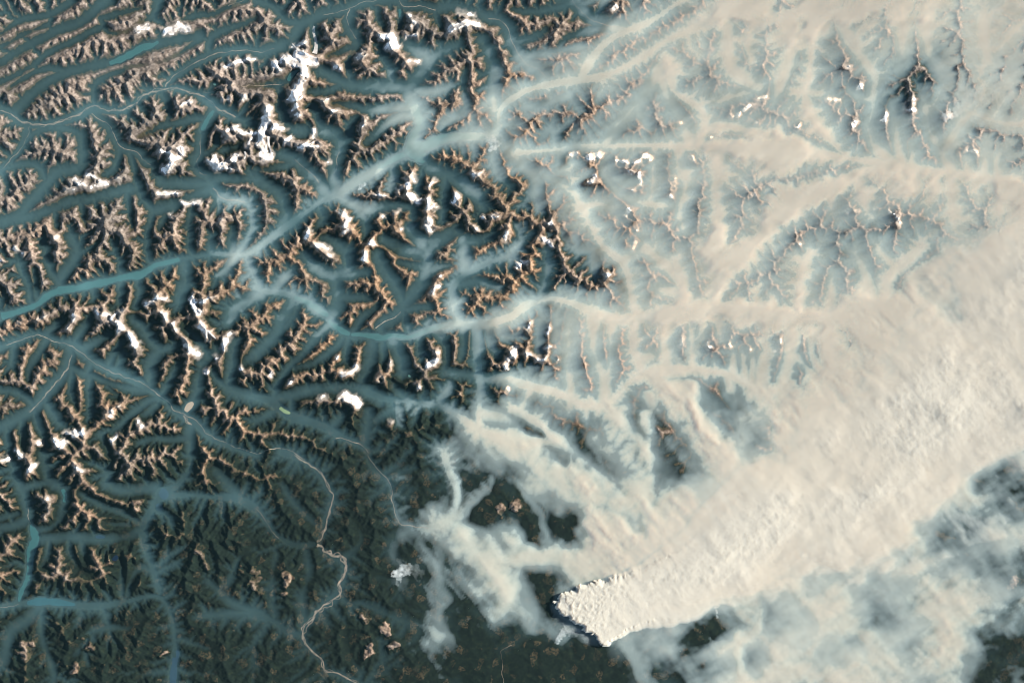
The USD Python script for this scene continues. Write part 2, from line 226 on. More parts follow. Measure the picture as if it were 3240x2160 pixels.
SNOW = {  # (radius, points): old snow and ice on the high ground
(0,0): ["22 960,210 1010,190", "26 1150,215 1230,185 1290,205", "12 1190,230 1140,235", "14 1270,720 1310,700", "12 1570,690", "10 1540,690", "18 1690,680", "14 1560,470 1640,430 1740,410",
 "16 520,1240 560,1270 600,1280", "12 600,1195 740,1270", "24 1240,1090 1200,1110 1170,1180 1130,1170", "26 1260,1060 1250,1030", "14 1180,1060 1120,1055", "14 1220,1330 1110,1340", "12 1260,1400 1330,1400 1380,1390", "12 1530,1510",
 "26 1480,1090 1500,1160 1560,1150", "22 1440,1110 1470,1140", "24 1630,1080 1620,1110", "18 1580,900 1640,890 1690,930 1764,920", "12 1560,940 1600,960", "14 1700,1010 1740,960", "12 480,1320 530,1310", "14 640,1300 720,1270", "10 820,1230 830,1270","9 1180,1480","14 1470,1160 1600,1170"],
(1,0): ["44 290,390 340,410 390,430", "36 220,410 260,430 340,480 340,520", "20 170,430 120,445 170,490", "20 280,600 320,600 280,630", "34 320,570 300,650 250,690", "18 330,300 310,310 260,320", "26 100,760 60,830 30,900", "30 80,850 40,960 60,1060", "20 150,870 110,890 200,890",
 "16 290,740 250,770", "14 260,800 320,800", "30 60,1090 100,1080", "20 240,960 210,990", "14 330,1020 410,980", "10 290,1020 430,1010", "12 400,900 400,960", "16 470,700 490,690", "30 880,260 940,260 970,320 920,330", "12 740,370 700,400 760,400",
 "26 1400,190 1340,210 1450,170", "20 1470,160 1540,170", "14 1390,90 1500,110", "12 1080,200 1100,180 1060,110", "14 1040,260 1110,250", "10 1120,430 1060,430", "10 550,470 580,480", "10 570,770 530,770", "12 760,860 740,880",
 "22 1040,1270 1050,1290", "18 1080,1220 1090,1240", "12 970,1310 1010,1300", "14 890,1360 830,1350", "24 1060,1350 1120,1390", "18 1200,1380 1190,1440 1230,1430", "20 1200,1520 1190,1568", "12 1230,1240 1200,1290", "20 1390,1350 1370,1390", "12 1500,1210 1560,1190", "12 980,1460 960,1460", "18 610,1480 640,1520 620,1560", "12 880,1490", "12 1640,1490 1660,1500","10 1560,1500","10 500,1120"],
(2,0): ["14 720,60 700,80", "18 410,1070 440,1060", "22 520,1080 590,1070 620,1060", "14 730,1110 790,1120", "18 900,1080 960,1090", "16 800,1130 880,1120", "16 800,1190 820,1200", "16 560,1230 540,1260", "14 870,1210 890,1280", "12 1160,850", "12 1600,770 1630,740", "14 1560,800 1510,810", "12 1700,680 1750,670", "12 1210,1090 1250,1100", "9 1130,1240 1120,1290", "14 800,1440 780,1490", "16 270,1540 250,1550", "9 1240,1250", "9 1660,1350", "9 1670,850","10 820,1310","9 1370,950","10 1085,1360"],
(3,0): ["16 630,600 620,610", "14 210,870 190,880", "18 600,850 590,870", "18 810,800 800,830 770,830", "13 930,765 1010,765", "10 1000,720", "12 420,685 490,690", "12 540,1470 600,1450", "10 1430,1050 1350,1050", "10 730,1440", "10 820,1450 900,1540", "10 1000,690","9 540,460","9 1230,810"],
(0,1): ["14 110,150 160,180", "12 20,230 0,240", "10 400,70", "16 520,600 520,630", "14 480,680", "14 670,580 680,600", "16 740,600 780,600", "22 820,650 850,690 830,710", "14 800,590 780,620", "26 920,770 950,800", "20 900,740 940,820", "16 1020,530 1080,490 1150,490", "14 1130,580 1160,630", "14 1210,670 1230,700", "26 1330,490 1350,550 1380,590", "18 1360,520 1420,510", "14 1400,650 1440,760", "18 1390,690 1450,720", "20 1590,740 1560,790 1540,830", "18 1270,780 1300,810", "20 1330,840 1370,880", "10 1490,480 1450,480", "12 1420,990", "12 1670,970", "16 790,1260 780,1290", "12 830,1230", "16 960,1340 990,1360", "20 520,1430 580,1410 470,1410", "24 450,1470 430,1500 400,1470", "12 780,1470 810,1430", "14 280,1480","12 120,1540 160,1568","10 820,570 850,565","10 280,630 320,610","12 1490,880 1500,900","8 140,650"],
(1,1): ["18 380,20 350,60", "16 430,120 500,150", "14 520,190", "18 800,100 820,120", "18 760,180 750,220", "14 640,20 620,40", "16 1010,10", "16 1190,10 1210,30", "12 1520,10", "16 1730,40 1720,100", "12 1260,400 1220,440", "14 1250,860", "18 1190,940 1250,910", "18 600,1000 650,990 690,960", "12 860,1030", "10 850,1060", "18 240,1070", "24 620,1150 680,1170 710,1210", "16 700,1210 590,1160", "8 560,890", "12 110,1010", "20 1740,920 1720,960", "12 1130,1100", "10 480,1160 440,1170", "12 1740,1110","10 930,1330","8 930,930","9 1280,340"],
(2,1): ["16 220,90 270,120", "18 60,230 90,240 40,260", "14 850,110 830,150", "12 660,320 640,340", "14 110,690 120,660", "12 260,690 240,720", "20 20,830 10,880", "18 110,870 130,870", "18 180,910 220,900", "14 230,830 250,820", "10 320,910", "12 1170,770 1160,800", "10 1340,790 1350,820", "10 1490,800 1510,820", "9 1630,830 1650,840", "11 1020,890", "8 1050,740","9 860,20"],
(3,1): ["11 80,770 90,790","9 30,850 60,850","8 220,115"],
(0,2): ["14 210,100 250,60", "12 30,30 60,20", "8 520,70 580,100", "7 340,290", "8 150,10"],
(1,2): [], (2,2): [],
}
RIVERS = [  # (width in metres, section, points)
 (330,(0,0),"-30,762 20,762 50,768 80,785 110,815 150,840 180,850 205,850 215,865 260,862 290,860 340,850 400,838 430,835 460,815 540,800 560,775 600,745 640,730 665,735 690,755 720,758 790,760 840,768 870,745 920,725 950,700 965,670 985,655 1030,640 1080,628 1130,612 1180,605 1240,612 1290,625 1340,645 1380,655 1420,675 1455,700 1490,735 1530,765 1580,785 1620,815"),
 (230,(0,0),"1140,600 1145,570 1180,540 1210,510 1280,470 1340,440 1380,420 1430,390 1480,370 1540,358 1620,348 1700,345 1764,352 1824,358 1890,332"),
 (200,(0,0),"1400,640 1480,630 1540,605 1620,600 1764,596 1880,592 1960,585"),
 (190,(0,0),"630,780 650,800 700,830 740,855 770,895 795,960 830,1010 870,1035 940,1045 970,1085 1010,1120 1050,1135"),
 (190,(0,0),"1385,950 1380,1010 1383,1080 1355,1110 1360,1160 1390,1195 1420,1210"),
 (300,(0,0),"1465,1295 1490,1320 1515,1350 1560,1375 1610,1385 1690,1385"),
 (170,(0,0),"195,870 185,950 150,1010 110,1060 60,1110 0,1175"),
 (150,(0,0),"1570,40 1620,25 1680,0"),
 (180,(1,0),"460,100 540,88 600,78 650,58 690,35 720,18 780,8 860,2"),
 (170,(1,0),"650,60 635,100 630,150 650,200 670,240 700,275"),
 (200,(1,0),"985,0 1010,35 1040,48 1090,45 1150,40 1190,55 1240,70"),
 (190,(1,0),"1600,125 1640,128 1690,140 1730,185 1750,240 1770,300 1800,360 1850,430 1900,460 1960,485 1995,530"),
 (180,(1,0),"270,1090 310,1135 350,1175 400,1225 440,1255"),
 (180,(1,0),"535,1200 555,1160 558,1100 575,1045"),
 (200,(1,0),"1725,815 1700,840 1685,880 1670,910"),
 (170,(2,0),"410,0 450,45 480,90 520,120 560,145 620,160 650,180 720,180 820,205"),
 (280,(2,0),"0,690 30,665 70,645 110,635 140,615 200,610 215,575 240,600 300,580 380,575 420,562"),
 (300,(0,1),"500,880 460,980 400,1060 330,1130 250,1230 200,1270"),
 (220,(0,1),"40,810 120,780 200,745 300,740 380,790 460,800 540,850 620,910 700,960 770,995 850,1025 930,1045 1000,1090 1060,1130 1130,1175 1175,1215 1190,1250 1250,1280"),
 (300,(0,1),"1270,1290 1280,1320 1320,1360"),
 (240,(0,1),"1250,1280 1300,1300 1350,1330 1390,1370 1410,1420 1450,1430 1480,1460 1560,1480 1620,1515 1680,1530 1790,1568 1830,1530 1900,1522 1960,1525 2030,1545 2070,1590 2110,1605"),
 (330,(1,2),"260,0 300,30 350,45 400,85 440,110 470,160 500,215 505,240 530,270 520,340 510,400 485,450 470,510 450,550 440,590 425,605"),
 (620,(1,2),"425,605 465,625 470,670 530,690 580,690 600,700 620,740 615,800 600,850 575,880 590,920 575,960 540,980 500,1020 470,1030 440,1065 400,1100 400,1130 350,1165 330,1180 320,1230 325,1270"),
 (340,(1,2),"325,1270 360,1320 400,1360 440,1390 460,1420 465,1460 480,1490 520,1490 560,1498 620,1530 690,1568"),
 (200,(1,1),"540,1450 600,1455 660,1475 700,1480 740,1510 770,1550"),
 (190,(1,2),"770,0 790,40 880,140 915,180 930,220 940,260 930,300 945,350 955,400 975,450 1000,475 1060,480 1100,490 1150,490 1190,510"),
 (150,(1,2),"0,370 60,430 90,480 110,520 160,570"),
 (170,(1,2),"1764,1300 1720,1325 1680,1340 1690,1380 1695,1450 1700,1568"),
 (150,(0,2),"190,330 185,380 200,430 215,475"),
 (150,(0,2),"0,1050 60,1042 125,1022"),
 (230,(1,1),"1000,580 960,625 900,640 860,670 820,690"),
]
LAKES = [  # (kind, section, outline or centre line with half widths)
 ("teal",(0,0),"750,440:14 790,425:18 840,408:20 880,385:20 930,360:20 975,330:22 1020,320:22 1060,310:16 1095,285:9"),
 ("teal",(0,0),"1395,905:14 1405,870:20 1425,830:17 1450,790:15 1475,760:9"),
 ("pale",(0,0),"1478,595:8 1483,578:11 1480,568:5"),
 ("teal",(1,0),"222,568:7 235,545:15 250,520:14 275,500:9 300,488:6"),
 ("teal",(1,0),"988,60:9 995,100:9 998,140:6"),
 ("bright",(1,0),"1085,715:14 1100,770:26 1125,830:28 1140,870:32 1110,910:34 1080,950:44 1090,1000:60 1100,1040:70 1130,1080:52 1165,1120:20"),
 ("bright",(1,0),"1110,1020:30 1170,1005:34 1230,975:30 1300,955:28 1380,942:24 1460,938:22 1540,942:18 1580,935:10"),
 ("bright",(1,0),"1030,1060:18 960,1090:18 900,1125:16 840,1160:12"),
 ("teal",(0,1),"0,612:22 70,595:20 150,570:18 220,545:18 270,520:18 310,480:22 350,455:24 420,430:22 520,420:20 620,395:24 720,375:24 820,350:18 880,335:26 960,330:26 1020,295:22 1060,260:16 1140,243:14 1240,218:12"),
 ("bright",(1,1),"260,478:10 330,505:14 380,525:20 430,560:24 470,590:24 500,610:10"),
 ("bright",(1,1),"500,630:12 530,665:22 570,695:22 610,720:22 650,738:14"),
 ("bright",(1,1),"650,738:10 700,735:14 760,742:16 820,750:22 870,762:20 910,748:18 950,742:16 1000,750:14 1050,758:12 1110,738:14 1170,712:12 1230,690:14 1300,675:12"),
 ("tan",(0,1),"1275,1270:12 1290,1245:18 1310,1220:20 1335,1203:10"),
 ("lime",(1,1),"160,1235:10 180,1255:15 205,1270:14 240,1280:7"),
 ("teal",(0,2),"213,470:7 215,490:15 235,540:24 245,580:22 225,620:32 208,680:30 205,740:24 200,800:22 190,860:20 170,895:20 150,925:16 135,970:12 127,1012:7"),
 ("deep",(0,2),"180,1020:10 240,1010:24 300,1005:26 370,1010:24 440,1018:18 520,1030:8"),
 ("teal",(0,2),"428,228:10 445,260:14 455,285:13 440,325:9"),
 ("blue",(0,2),"785,690:16 800,705:28 810,725:14"),
 ("blue",(0,2),"1215,1330:14 1215,1360:22 1205,1420:24 1195,1480:24 1190,1568:26 1190,1620:24"),
 ("blue",(0,2),"1090,270:20 1130,265:40 1160,250:20"),
 ("blue",(0,2),"1080,330:12 1100,360:24 1095,390:16"),
 ("pale",(1,1),"1045,1015:6 1058,1022:7 1070,1028:5"),
 ("blue",(0,2),"655,560:8 690,560:14 730,562:6"),
]
SMOKE = """\
1 1 1 1 1 1 1 1 1 1 1 1 1 2 4 5 7 9 9 9 9 8 7 7
1 1 1 1 1 1 1 1 1 2 2 2 3 5 6 7 8 8 8 6 5 4 5 5
1 1 1 1 1 1 1 1 2 2 2 3 3 3 4 6 7 7 7 6 5 4 5 5
1 1 1 1 1 1 1 2 2 3 3 4 4 4 6 7 8 8 8 7 6 6 5 5
1 1 1 1 1 2 2 2 3 2 2 2 3 5 5 6 8 9 9 9 9 8 8 8
1 1 1 1 1 2 2 1 1 2 2 2 3 5 6 7 8 8 7 6 5 5 6 8
1 1 1 1 2 3 2 2 2 2 2 2 3 3 4 6 7 8 7 6 6 6 8 9
1 1 1 1 1 2 2 2 2 1.8 3.0 3 4 6 7 8 9 9 9 9 9 7 7 9
1 1 1 1 1 1 1 1 1 1.8 2.6 2 3 5.5 6 7 6 6 7 9 9 9 9 9
1 1 1 1 1 1 1 1 1 1.8 2.6 3.5 5 6 6 7 7 7 7 9 9 9 9 9
1 1 1 1 1 1 1 1 1 1.8 2.6 5 7 7 7 8 8 8 9 9 9 7 6 5
0 0 1 1 1 1 1 1 1 1.8 2.6 3 5.5 7 7 8 8 9 9 9 9 6 4 3
0 0 0 0 1 1 1 1 1 1.8 3.5 6 5 7.5 8 9 9 9 9 9 7 5 3 4
1 1 1 1 1 1 1 1 1 1.8 3.0 6 6.5 6 8 9 9 8.0 6 6 6 6 6 3
1 1 1 1 1 1 1 1 1 1 3 4.5 3 5 5 4 3 6 6 6 6 6 6 4
0 0 0 0 0 0 0 0 0 1 1 1 0 1 1 3 3 6 6 6 6 6 6 3"""
PLUME = """\
0 0 0 0 0 0 0 0 0 0 0 0 0 0 0 0 0 0 0 1 1 2 3 4
0 0 0 0 0 0 0 0 0 0 0 0 0 0 0 0 0 0 0 0 0 0 3 4
0 0 0 0 0 0 0 0 0 0 0 0 0 0 0 0 0 0 0 0 0 0 3 3
0 0 0 0 0 0 0 0 0 0 0 0 0 0 0 0 0 0 0 0 0 0 1 2
0 0 0 0 0 0 0 0 0 0 0 0 0 0 0 0 0 0 0 0 0 0 1 3
0 0 0 0 0 0 0 0 0 0 0 0 0 0 0 0 0 0 0 0 0 1 4 6
0 0 0 0 0 0 0 0 0 0 0 0 0 0 0 0 0 0 0 0 0 1 5 8
0 0 0 0 0 0 0 0 0 0 0 0 0 0 0 0 0 0 0 0 1 4 4 8
0 0 0 0 0 0 0 0 0 0 0 0 0 0 0 0 0 0 0 2 4 7 8 8
0 0 0 0 0 0 0 0 0 0 0 0 0 0 0 0 0 0 1 4 7 8 8 8
0 0 0 0 0 0 0 0 0 0 0 0 0 0 0 0 0 2 4 6 7 7 5 3
0 0 0 0 0 0 0 0 0 0 0 0 0 0 0 0 4 7 8 7 7 5 2 1.5
0 0 0 0 0 0 0 0 0 0 0 0 0 0 2 5 8 9 8 7 4 2.5 2 2
0 0 0 0 0 0 0 0 0 0 0 0 0 9 9 9 8 6 3.4 3 3 3 2.5 2
0 0 0 0 0 0 0 0 0 0 0 0 0 9 7 3 2 2 3 3 2 3 3 2
0 0 0 0 0 0 0 0 0 0 0 0 0 1 1 1 2 2 2.6 3 3 3 2 1.5"""
# the smoke sheet over the low eastern hills, in a section of its own: (radius, strength, points)
SHEET_EDGE = "430,655 560,640 760,640 900,560 1080,500 1500,500 1680,600 1750,330 2100,40 2500,-40 2500,1700 200,1700 230,1000"
GAPS = ["55 .9 1020,570 1030,690", "68 .9 1130,680 1150,800 1140,820", "52 .6 1200,850 1290,940", "60 .95 850,740 960,800", "48 .8 790,660 820,690", "26 .8 700,765 770,790", "22 .8 610,665 680,700", "45 .8 1290,560 1330,680", "34 .7 1380,620", "52 .5 1430,690 1420,740",
 "75 1 560,850 520,980", "60 1 630,960 680,1060", "45 1 755,985 785,1060", "34 .8 740,880 765,925", "26 .8 700,1110 745,1130", "32 .7 1020,1010", "62 1 700,1200 685,1300", "25 .5 830,930",
 "90 .95 1120,1330 1260,1400", "60 .85 1000,1330 950,1370", "70 .8 1490,1350 1540,1370", "72 .8 1180,1480 1220,1500", "50 .8 1400,1490", "60 .85 2090,1060 2165,1115", "48 .8 2240,1140 2295,1225", "62 1 2340,940 2310,840", "40 .7 2210,880", "90 .6 1840,1280 1930,1390", "95 .85 2270,1490 2340,1480", "55 .4 1640,1180", "40 .7 2330,1240", "70 .35 2150,300", "34 .5 2050,1015", "110 1 900,1500 1000,1540", "100 1 480,1480 700,1500", "70 .5 1700,1450", "40 .4 1900,540", "30 .4 2000,640"]
STREAMS = ["72 .68 440,670 560,740 700,850 850,930 1000,980", "54 .40 330,1010 420,1080 520,1180 600,1280 650,1330", "24 .36 470,400 480,640", "20 .30 385,870 410,990", "20 .30 520,880 420,985", "38 .22 330,1100 320,1250 330,1400", "30 .18 210,1050 170,1150 200,1210", "24 .32 625,880 680,990 720,1080", "42 .6 560,1130 700,1150 820,1120",
 "24 .5 1370,1400 1385,1568", "24 .5 1440,1330 1430,1390 1300,1440", "34 .35 960,1400 1060,1560", "30 .25 650,1330 760,1380 900,1400", "60 .6 950,600 900,680 960,760 1010,880", "55 .75 1060,540 1150,620 1230,760 1330,860", "45 .6 1420,560 1520,640 1560,760", "30 .55 1045,650 1050,720"]
HILL, KS, MS = 1.05, .43, .55                             # steepest slopes; how the slope falls with the area drained
KM = 240.0 / 3240.0                                    # kilometres per pixel of the photograph, at mid height
def place(sec, text):
    """Section points -> world km."""
    p = np.array([[float(a) for a in t.split(":")[0].split(",")] for t in text.split()])
    px = p / (1764 / 810.0) + np.array([810.0 * sec[0], 720.0 * sec[1]])
    return np.stack([(px[:, 0] - 1620) * KM, (1080 - px[:, 1]) * KM], 1)
def dense(p, step):
    out = [p[:1]]
    for a, b in zip(p[:-1], p[1:]):
        n = max(1, int(np.hypot(*(b - a)) / step))
        out.append(a + (b - a) * (np.arange(1, n + 1) / n)[:, None])
    return np.vstack(out)
def rounded(p, times=2):
    for _ in range(times):
        if len(p) < 3: return p
        q = np.empty((2 * len(p) - 2, 2)); q[0::2] = .75 * p[:-1] + .25 * p[1:]; q[1::2] = .25 * p[:-1] + .75 * p[1:]
        p = np.vstack([p[:1], q[1:-1], p[-1:]])
    return p
RELIEF = """\
.75 .75 .85 .9 .9 .9 .8 .7 .7 .8 .8 .7
.75 .9 1 1.1 .95 .85 .8 .9 .9 .9 .9 .8
.9 .95 .95 .95 1 1 1 1 1 .9 .9 .8
.95 1 1 .9 .85 .9 .9 .9 .9 .8 .7 .6
.85 1 1 1 .95 .95 1 1 1 .8 .6 .5
.95 1 .8 .45 .4 .42 .5 .7 .8 .6 .5 .5
.85 .85 .6 .38 .34 .34 .4 .5 .5 .5 .5 .5
.6 .5 .42 .3 .38 .4 .36 .4 .4 .5 .5 .5"""
HX, HY = 132.0, 93.0                                   # half extent of the finely modelled land, km
def chart(text, x, y, order=1):
    """A coarse chart of the region (rows from the top of the photograph) read at x, y (km)."""
    g = np.array([[float(a) for a in r.split()] for r in text.splitlines()])
    c = (x + 120) / 240 * g.shape[1] - .5; r = (80 - y) / 160 * g.shape[0] - .5
    return ndi.map_coordinates(g, [r, c], order=order, mode="nearest")
def vnoise(x, y, scale, seed, octaves=4, gain=.5):
    """Smooth value noise, about -1 to 1."""
    out, amp, tot = 0, 1.0, 0
    for o in range(octaves):
        rng = np.random.default_rng(seed * 31 + o)
        g = rng.random((256, 256)) * 2 - 1
        f = 2.0 ** o / scale
        cx, cy = x * f + 17.3 * o, y * f + 9.1 * o
        ix, iy = np.floor(cx).astype(int), np.floor(cy).astype(int)
        tx, ty = cx - ix, cy - iy
        tx = tx * tx * tx * (tx * (tx * 6 - 15) + 10); ty = ty * ty * ty * (ty * (ty * 6 - 15) + 10)
        a, b, c, d = g[iy % 256, ix % 256], g[iy % 256, (ix + 1) % 256], g[(iy + 1) % 256, ix % 256], g[(iy + 1) % 256, (ix + 1) % 256]
        out = out + amp * ((a * (1 - tx) + b * tx) * (1 - ty) + (c * (1 - tx) + d * tx) * ty); tot += amp; amp *= gain
    return out / tot * 1.6
class Grid:
    def __init__(self, d):
        self.d = d; self.nx = int(round(2 * HX / d)) + 1; self.ny = int(round(2 * HY / d)) + 1
        self.x = -HX + d * np.arange(self.nx); self.y = -HY + d * np.arange(self.ny)
        self.X, self.Y = np.meshgrid(self.x, self.y)
    def mark(self, pts):
        m = np.zeros((self.ny, self.nx), bool)
        i = np.rint((pts[:, 0] + HX) / self.d).astype(int); j = np.rint((pts[:, 1] + HY) / self.d).astype(int)
        ok = (i >= 0) & (i < self.nx) & (j >= 0) & (j < self.ny); m[j[ok], i[ok]] = True
        return m
    def reach(self, slope, seeds, z0):
        """Lowest height of every cell above the seeds when the land may not climb faster than slope; and the cell that each drains to."""
        n = self.nx * self.ny; idx = np.arange(n).reshape(self.ny, self.nx); rows, cols, w = [], [], []
        for dy, dx in ((0, 1), (1, 0), (1, 1), (1, -1), (1, 2), (2, 1), (1, -2), (2, -1)):
            a = idx[:self.ny - dy, max(0, -dx):self.nx - max(0, dx)]; b = idx[dy:, max(0, dx):self.nx + min(0, dx)]
            c = .5 * (slope.ravel()[a] + slope.ravel()[b]) * math.hypot(dx, dy) * self.d
            rows += [a.ravel(), b.ravel()]; cols += [b.ravel(), a.ravel()]; w += [c.ravel(), c.ravel()]
        s = np.flatnonzero(seeds.ravel())
        rows.append(np.full(len(s), n)); cols.append(s); w.append(z0.ravel()[s] + 1e-6)
        g = csr_matrix((np.concatenate(w), (np.concatenate(rows), np.concatenate(cols))), shape=(n + 1, n + 1))
        z, pred = dijkstra(g, indices=n, return_predecessors=True)
        return z[:n].reshape(self.ny, self.nx), pred[:n]
    def drain(self, z, pred):
        n = z.size; order = np.argsort(-z.ravel()).tolist(); A = [self.d ** 2] * (n + 1); p = pred.tolist()
        for i in order: A[p[i]] += A[i]
        return np.array(A[:n]).reshape(z.shape)
def terrain(log=print):
    t = time.time()
    lines = {1: [], 2: [], 3: []}
    for sec, ls in VALLEYS.items():
        for k, text in ls: lines[k].append(dense(rounded(place(sec, text)), .2))
    lines = {k: np.vstack(v) for k, v in lines.items()}
    rngn = 0
    def fields(G):
        wob = lambda s: np.stack([vnoise(G.X, G.Y, 3.0, s, 2), vnoise(G.X, G.Y, 3.0, s + 1, 2)])
        dist = {k: ndi.distance_transform_edt(~G.mark(lines[k])) * G.d for k in lines}
        R = chart(RELIEF, G.X, G.Y)
        n1 = vnoise(G.X, G.Y, 5.0, 3, 3); n2 = np.random.default_rng(5).standard_normal(G.X.shape)
        hill = (HILL * R) * np.exp(.35 * n1)
        return dist, R, hill, n2
    # coarse rounds: let the drainage organise itself between the valleys that the photograph shows
    G = Grid(.46); dist, R, hill, n2 = fields(G)
    # open plateau in the south also needs outlets
    seeds = dist[3] < np.clip(.65 + .4 * vnoise(G.X, G.Y, 9, 8, 2), .3, 2)
    z0 = np.full(G.X.shape, .7)
    slope = hill * np.exp(.5 * n2)
    slope = np.where(dist[1] < .4, np.minimum(slope, .07), slope); slope = np.where(dist[2] < .4, np.minimum(slope, .03), slope)
    for it in range(3):
        z, pred = G.reach(slope, seeds, z0); A = G.drain(z, pred)
        stream = KS * R * A ** -MS
        slope = np.minimum(hill * np.exp(.30 * n2), stream * np.exp(.15 * n2))
        slope = np.where(dist[1] < .4, np.minimum(slope, .07), slope); slope = np.where(dist[2] < .4, np.minimum(slope, .03), slope)
    log("coarse", round(time.time() - t, 1), z.max())
    F = Grid(.23); dist, R, hill, n2 = fields(F)
    up = lambda a: ndi.map_coordinates(a, [(F.Y + HY) / .46, (F.X + HX) / .46], order=1, mode="nearest")
    zc = up(z); Ac = np.exp(up(np.log(A)))
    seeds = dist[3] < np.clip(.65 + .4 * vnoise(F.X, F.Y, 9, 8, 2), .3, 2)
    z0 = np.full(F.X.shape, .7)
    base = lambda: None
    slope = np.minimum(hill * np.exp(.35 * n2), KS * R * Ac ** -MS)
    for it in range(2):
        slope = np.where(dist[1] < .3, np.minimum(slope, .07), slope); slope = np.where(dist[2] < .3, np.minimum(slope, .03), slope)
        z, pred = F.reach(slope, seeds, z0)
        if it == 0:
            A = F.drain(z, pred); slope = np.minimum(hill * np.exp(.30 * n2), np.minimum(KS * R * A ** -MS, 1.5 * slope))
    log("fine", round(time.time() - t, 1), z.max())
    return F, z, A, dist, R
def finish(F, z, A, dist, R):
    """Rounds the bare drainage heights into the land: local base level, trough valleys, snow mountains, gullied flanks."""
    d = F.d; k = lambda km: max(1, int(round(km / d)))
    low = ndi.zoom(z[::4, ::4], 1, order=1)
    low = ndi.gaussian_filter(ndi.minimum_filter(low, int(14 / (4 * d))), 8 / (4 * d))
    base = ndi.map_coordinates(low, [(F.Y + HY) / (4 * d), (F.X + HX) / (4 * d)], order=1, mode="nearest")
    z = z - .9 * np.clip(base - .72, 0, None)
    # snow bearing heights
    snow = np.full(z.shape, -9.0)
    for sec, ls in SNOW.items():
        for text in ls:
            r, pts = text.split(" ", 1); p = dense(place(sec, pts), .15); r = float(r) / (1764 / 810.0) * KM
            i0, i1 = np.searchsorted(F.x, [p[:, 0].min() - r - 4, p[:, 0].max() + r + 4]); j0, j1 = np.searchsorted(F.y, [p[:, 1].min() - r - 4, p[:, 1].max() + r + 4])
            X, Y = F.X[j0:j1, i0:i1], F.Y[j0:j1, i0:i1]
            if not X.size: continue
            q = np.sqrt(((X[..., None] - p[:, 0]) ** 2 + (Y[..., None] - p[:, 1]) ** 2).min(-1))
            w = snow[j0:j1, i0:i1]; np.maximum(w, r - q, out=w)
    peak = np.clip(1 + np.minimum(snow, .5) / 2.6, 0, 1.2)
    z = z + .55 * peak ** 2
    ice = np.clip((snow - .35) / .5, 0, 1)                            # broad ice buries the relief below it
    z = z + ice * (ndi.gaussian_filter(z, 5) + .08 - z) * .8
    # trough valleys
    for c, wide, rise in ((2, .30, .36), (1, .12, .50)):
        m = F.mark(np.vstack([dense(rounded(place(sec, t)), .2) for sec, ls in VALLEYS.items() for kk, t in ls if kk == c]))
        dd, (jj, ii) = ndi.distance_transform_edt(~m, return_indices=True)
        dd = dd * d
        e = np.clip(dd + .12 * vnoise(F.X, F.Y, 1.5, 40, 2) - wide, 0, None)
        z = np.minimum(z, z[jj, ii] + e * rise * R * (.45 + .55 * np.clip(e / 1.2, 0, 2)) + .02)
    z = ndi.gaussian_filter(z, .45)
    rel = np.clip((z - .72) / .6, 0, 1)
    z = z + rel * R * (.105 * vnoise(F.X, F.Y, 1.5, 50, 3, .6) + .05 * (.5 - np.abs(vnoise(F.X, F.Y, 2.6, 55, 3, .6))))
    return .70 + 1.22 * (z - .70), snow
def at(F, a, p):
    return ndi.map_coordinates(a, [(p[:, 1] + HY) / F.d, (p[:, 0] + HX) / F.d], order=1, mode="nearest")
T0 = time.time()
def say(*a): print(round(time.time() - T0, 1), *a)
def tag(prim, label=None, category=None, group=None, kind=None):
    for k, v in (("label", label), ("category", category), ("group", group), ("kind", kind)):
        if v: prim.SetCustomDataByKey(k, v)
    return prim
def put(name, v, f, look, normals=None, vars=None):
    """One mesh of the scene; v in km."""
    m = UsdGeom.Mesh.Define(stage, "/World/" + name)
    m.CreatePointsAttr(Vt.Vec3fArray.FromNumpy(np.ascontiguousarray(v * 1000.0, np.float32)))
    m.CreateFaceVertexCountsAttr(Vt.IntArray.FromNumpy(np.full(len(f), f.shape[1], np.int32)))
    m.CreateFaceVertexIndicesAttr(Vt.IntArray.FromNumpy(np.ascontiguousarray(f, np.int32).ravel()))
    m.CreateSubdivisionSchemeAttr("none")
    if normals is not None:
        m.CreateNormalsAttr(Vt.Vec3fArray.FromNumpy(np.ascontiguousarray(normals, np.float32))); m.SetNormalsInterpolation("vertex")
    for k, a in (vars or {}).items():
        UsdGeom.PrimvarsAPI(m).CreatePrimvar(k, Sdf.ValueTypeNames.FloatArray, "vertex").Set(Vt.FloatArray.FromNumpy(np.ascontiguousarray(a, np.float32)))
    UsdShade.MaterialBindingAPI.Apply(m.GetPrim()).Bind(look)
    return m.GetPrim()
def tris(ny, nx):
    i = np.arange(ny * nx).reshape(ny, nx); a, b, c, e = i[:-1, :-1], i[:-1, 1:], i[1:, 1:], i[1:, :-1]
    return np.vstack([np.stack([a, b, c], -1).reshape(-1, 3), np.stack([a, c, e], -1).reshape(-1, 3)])
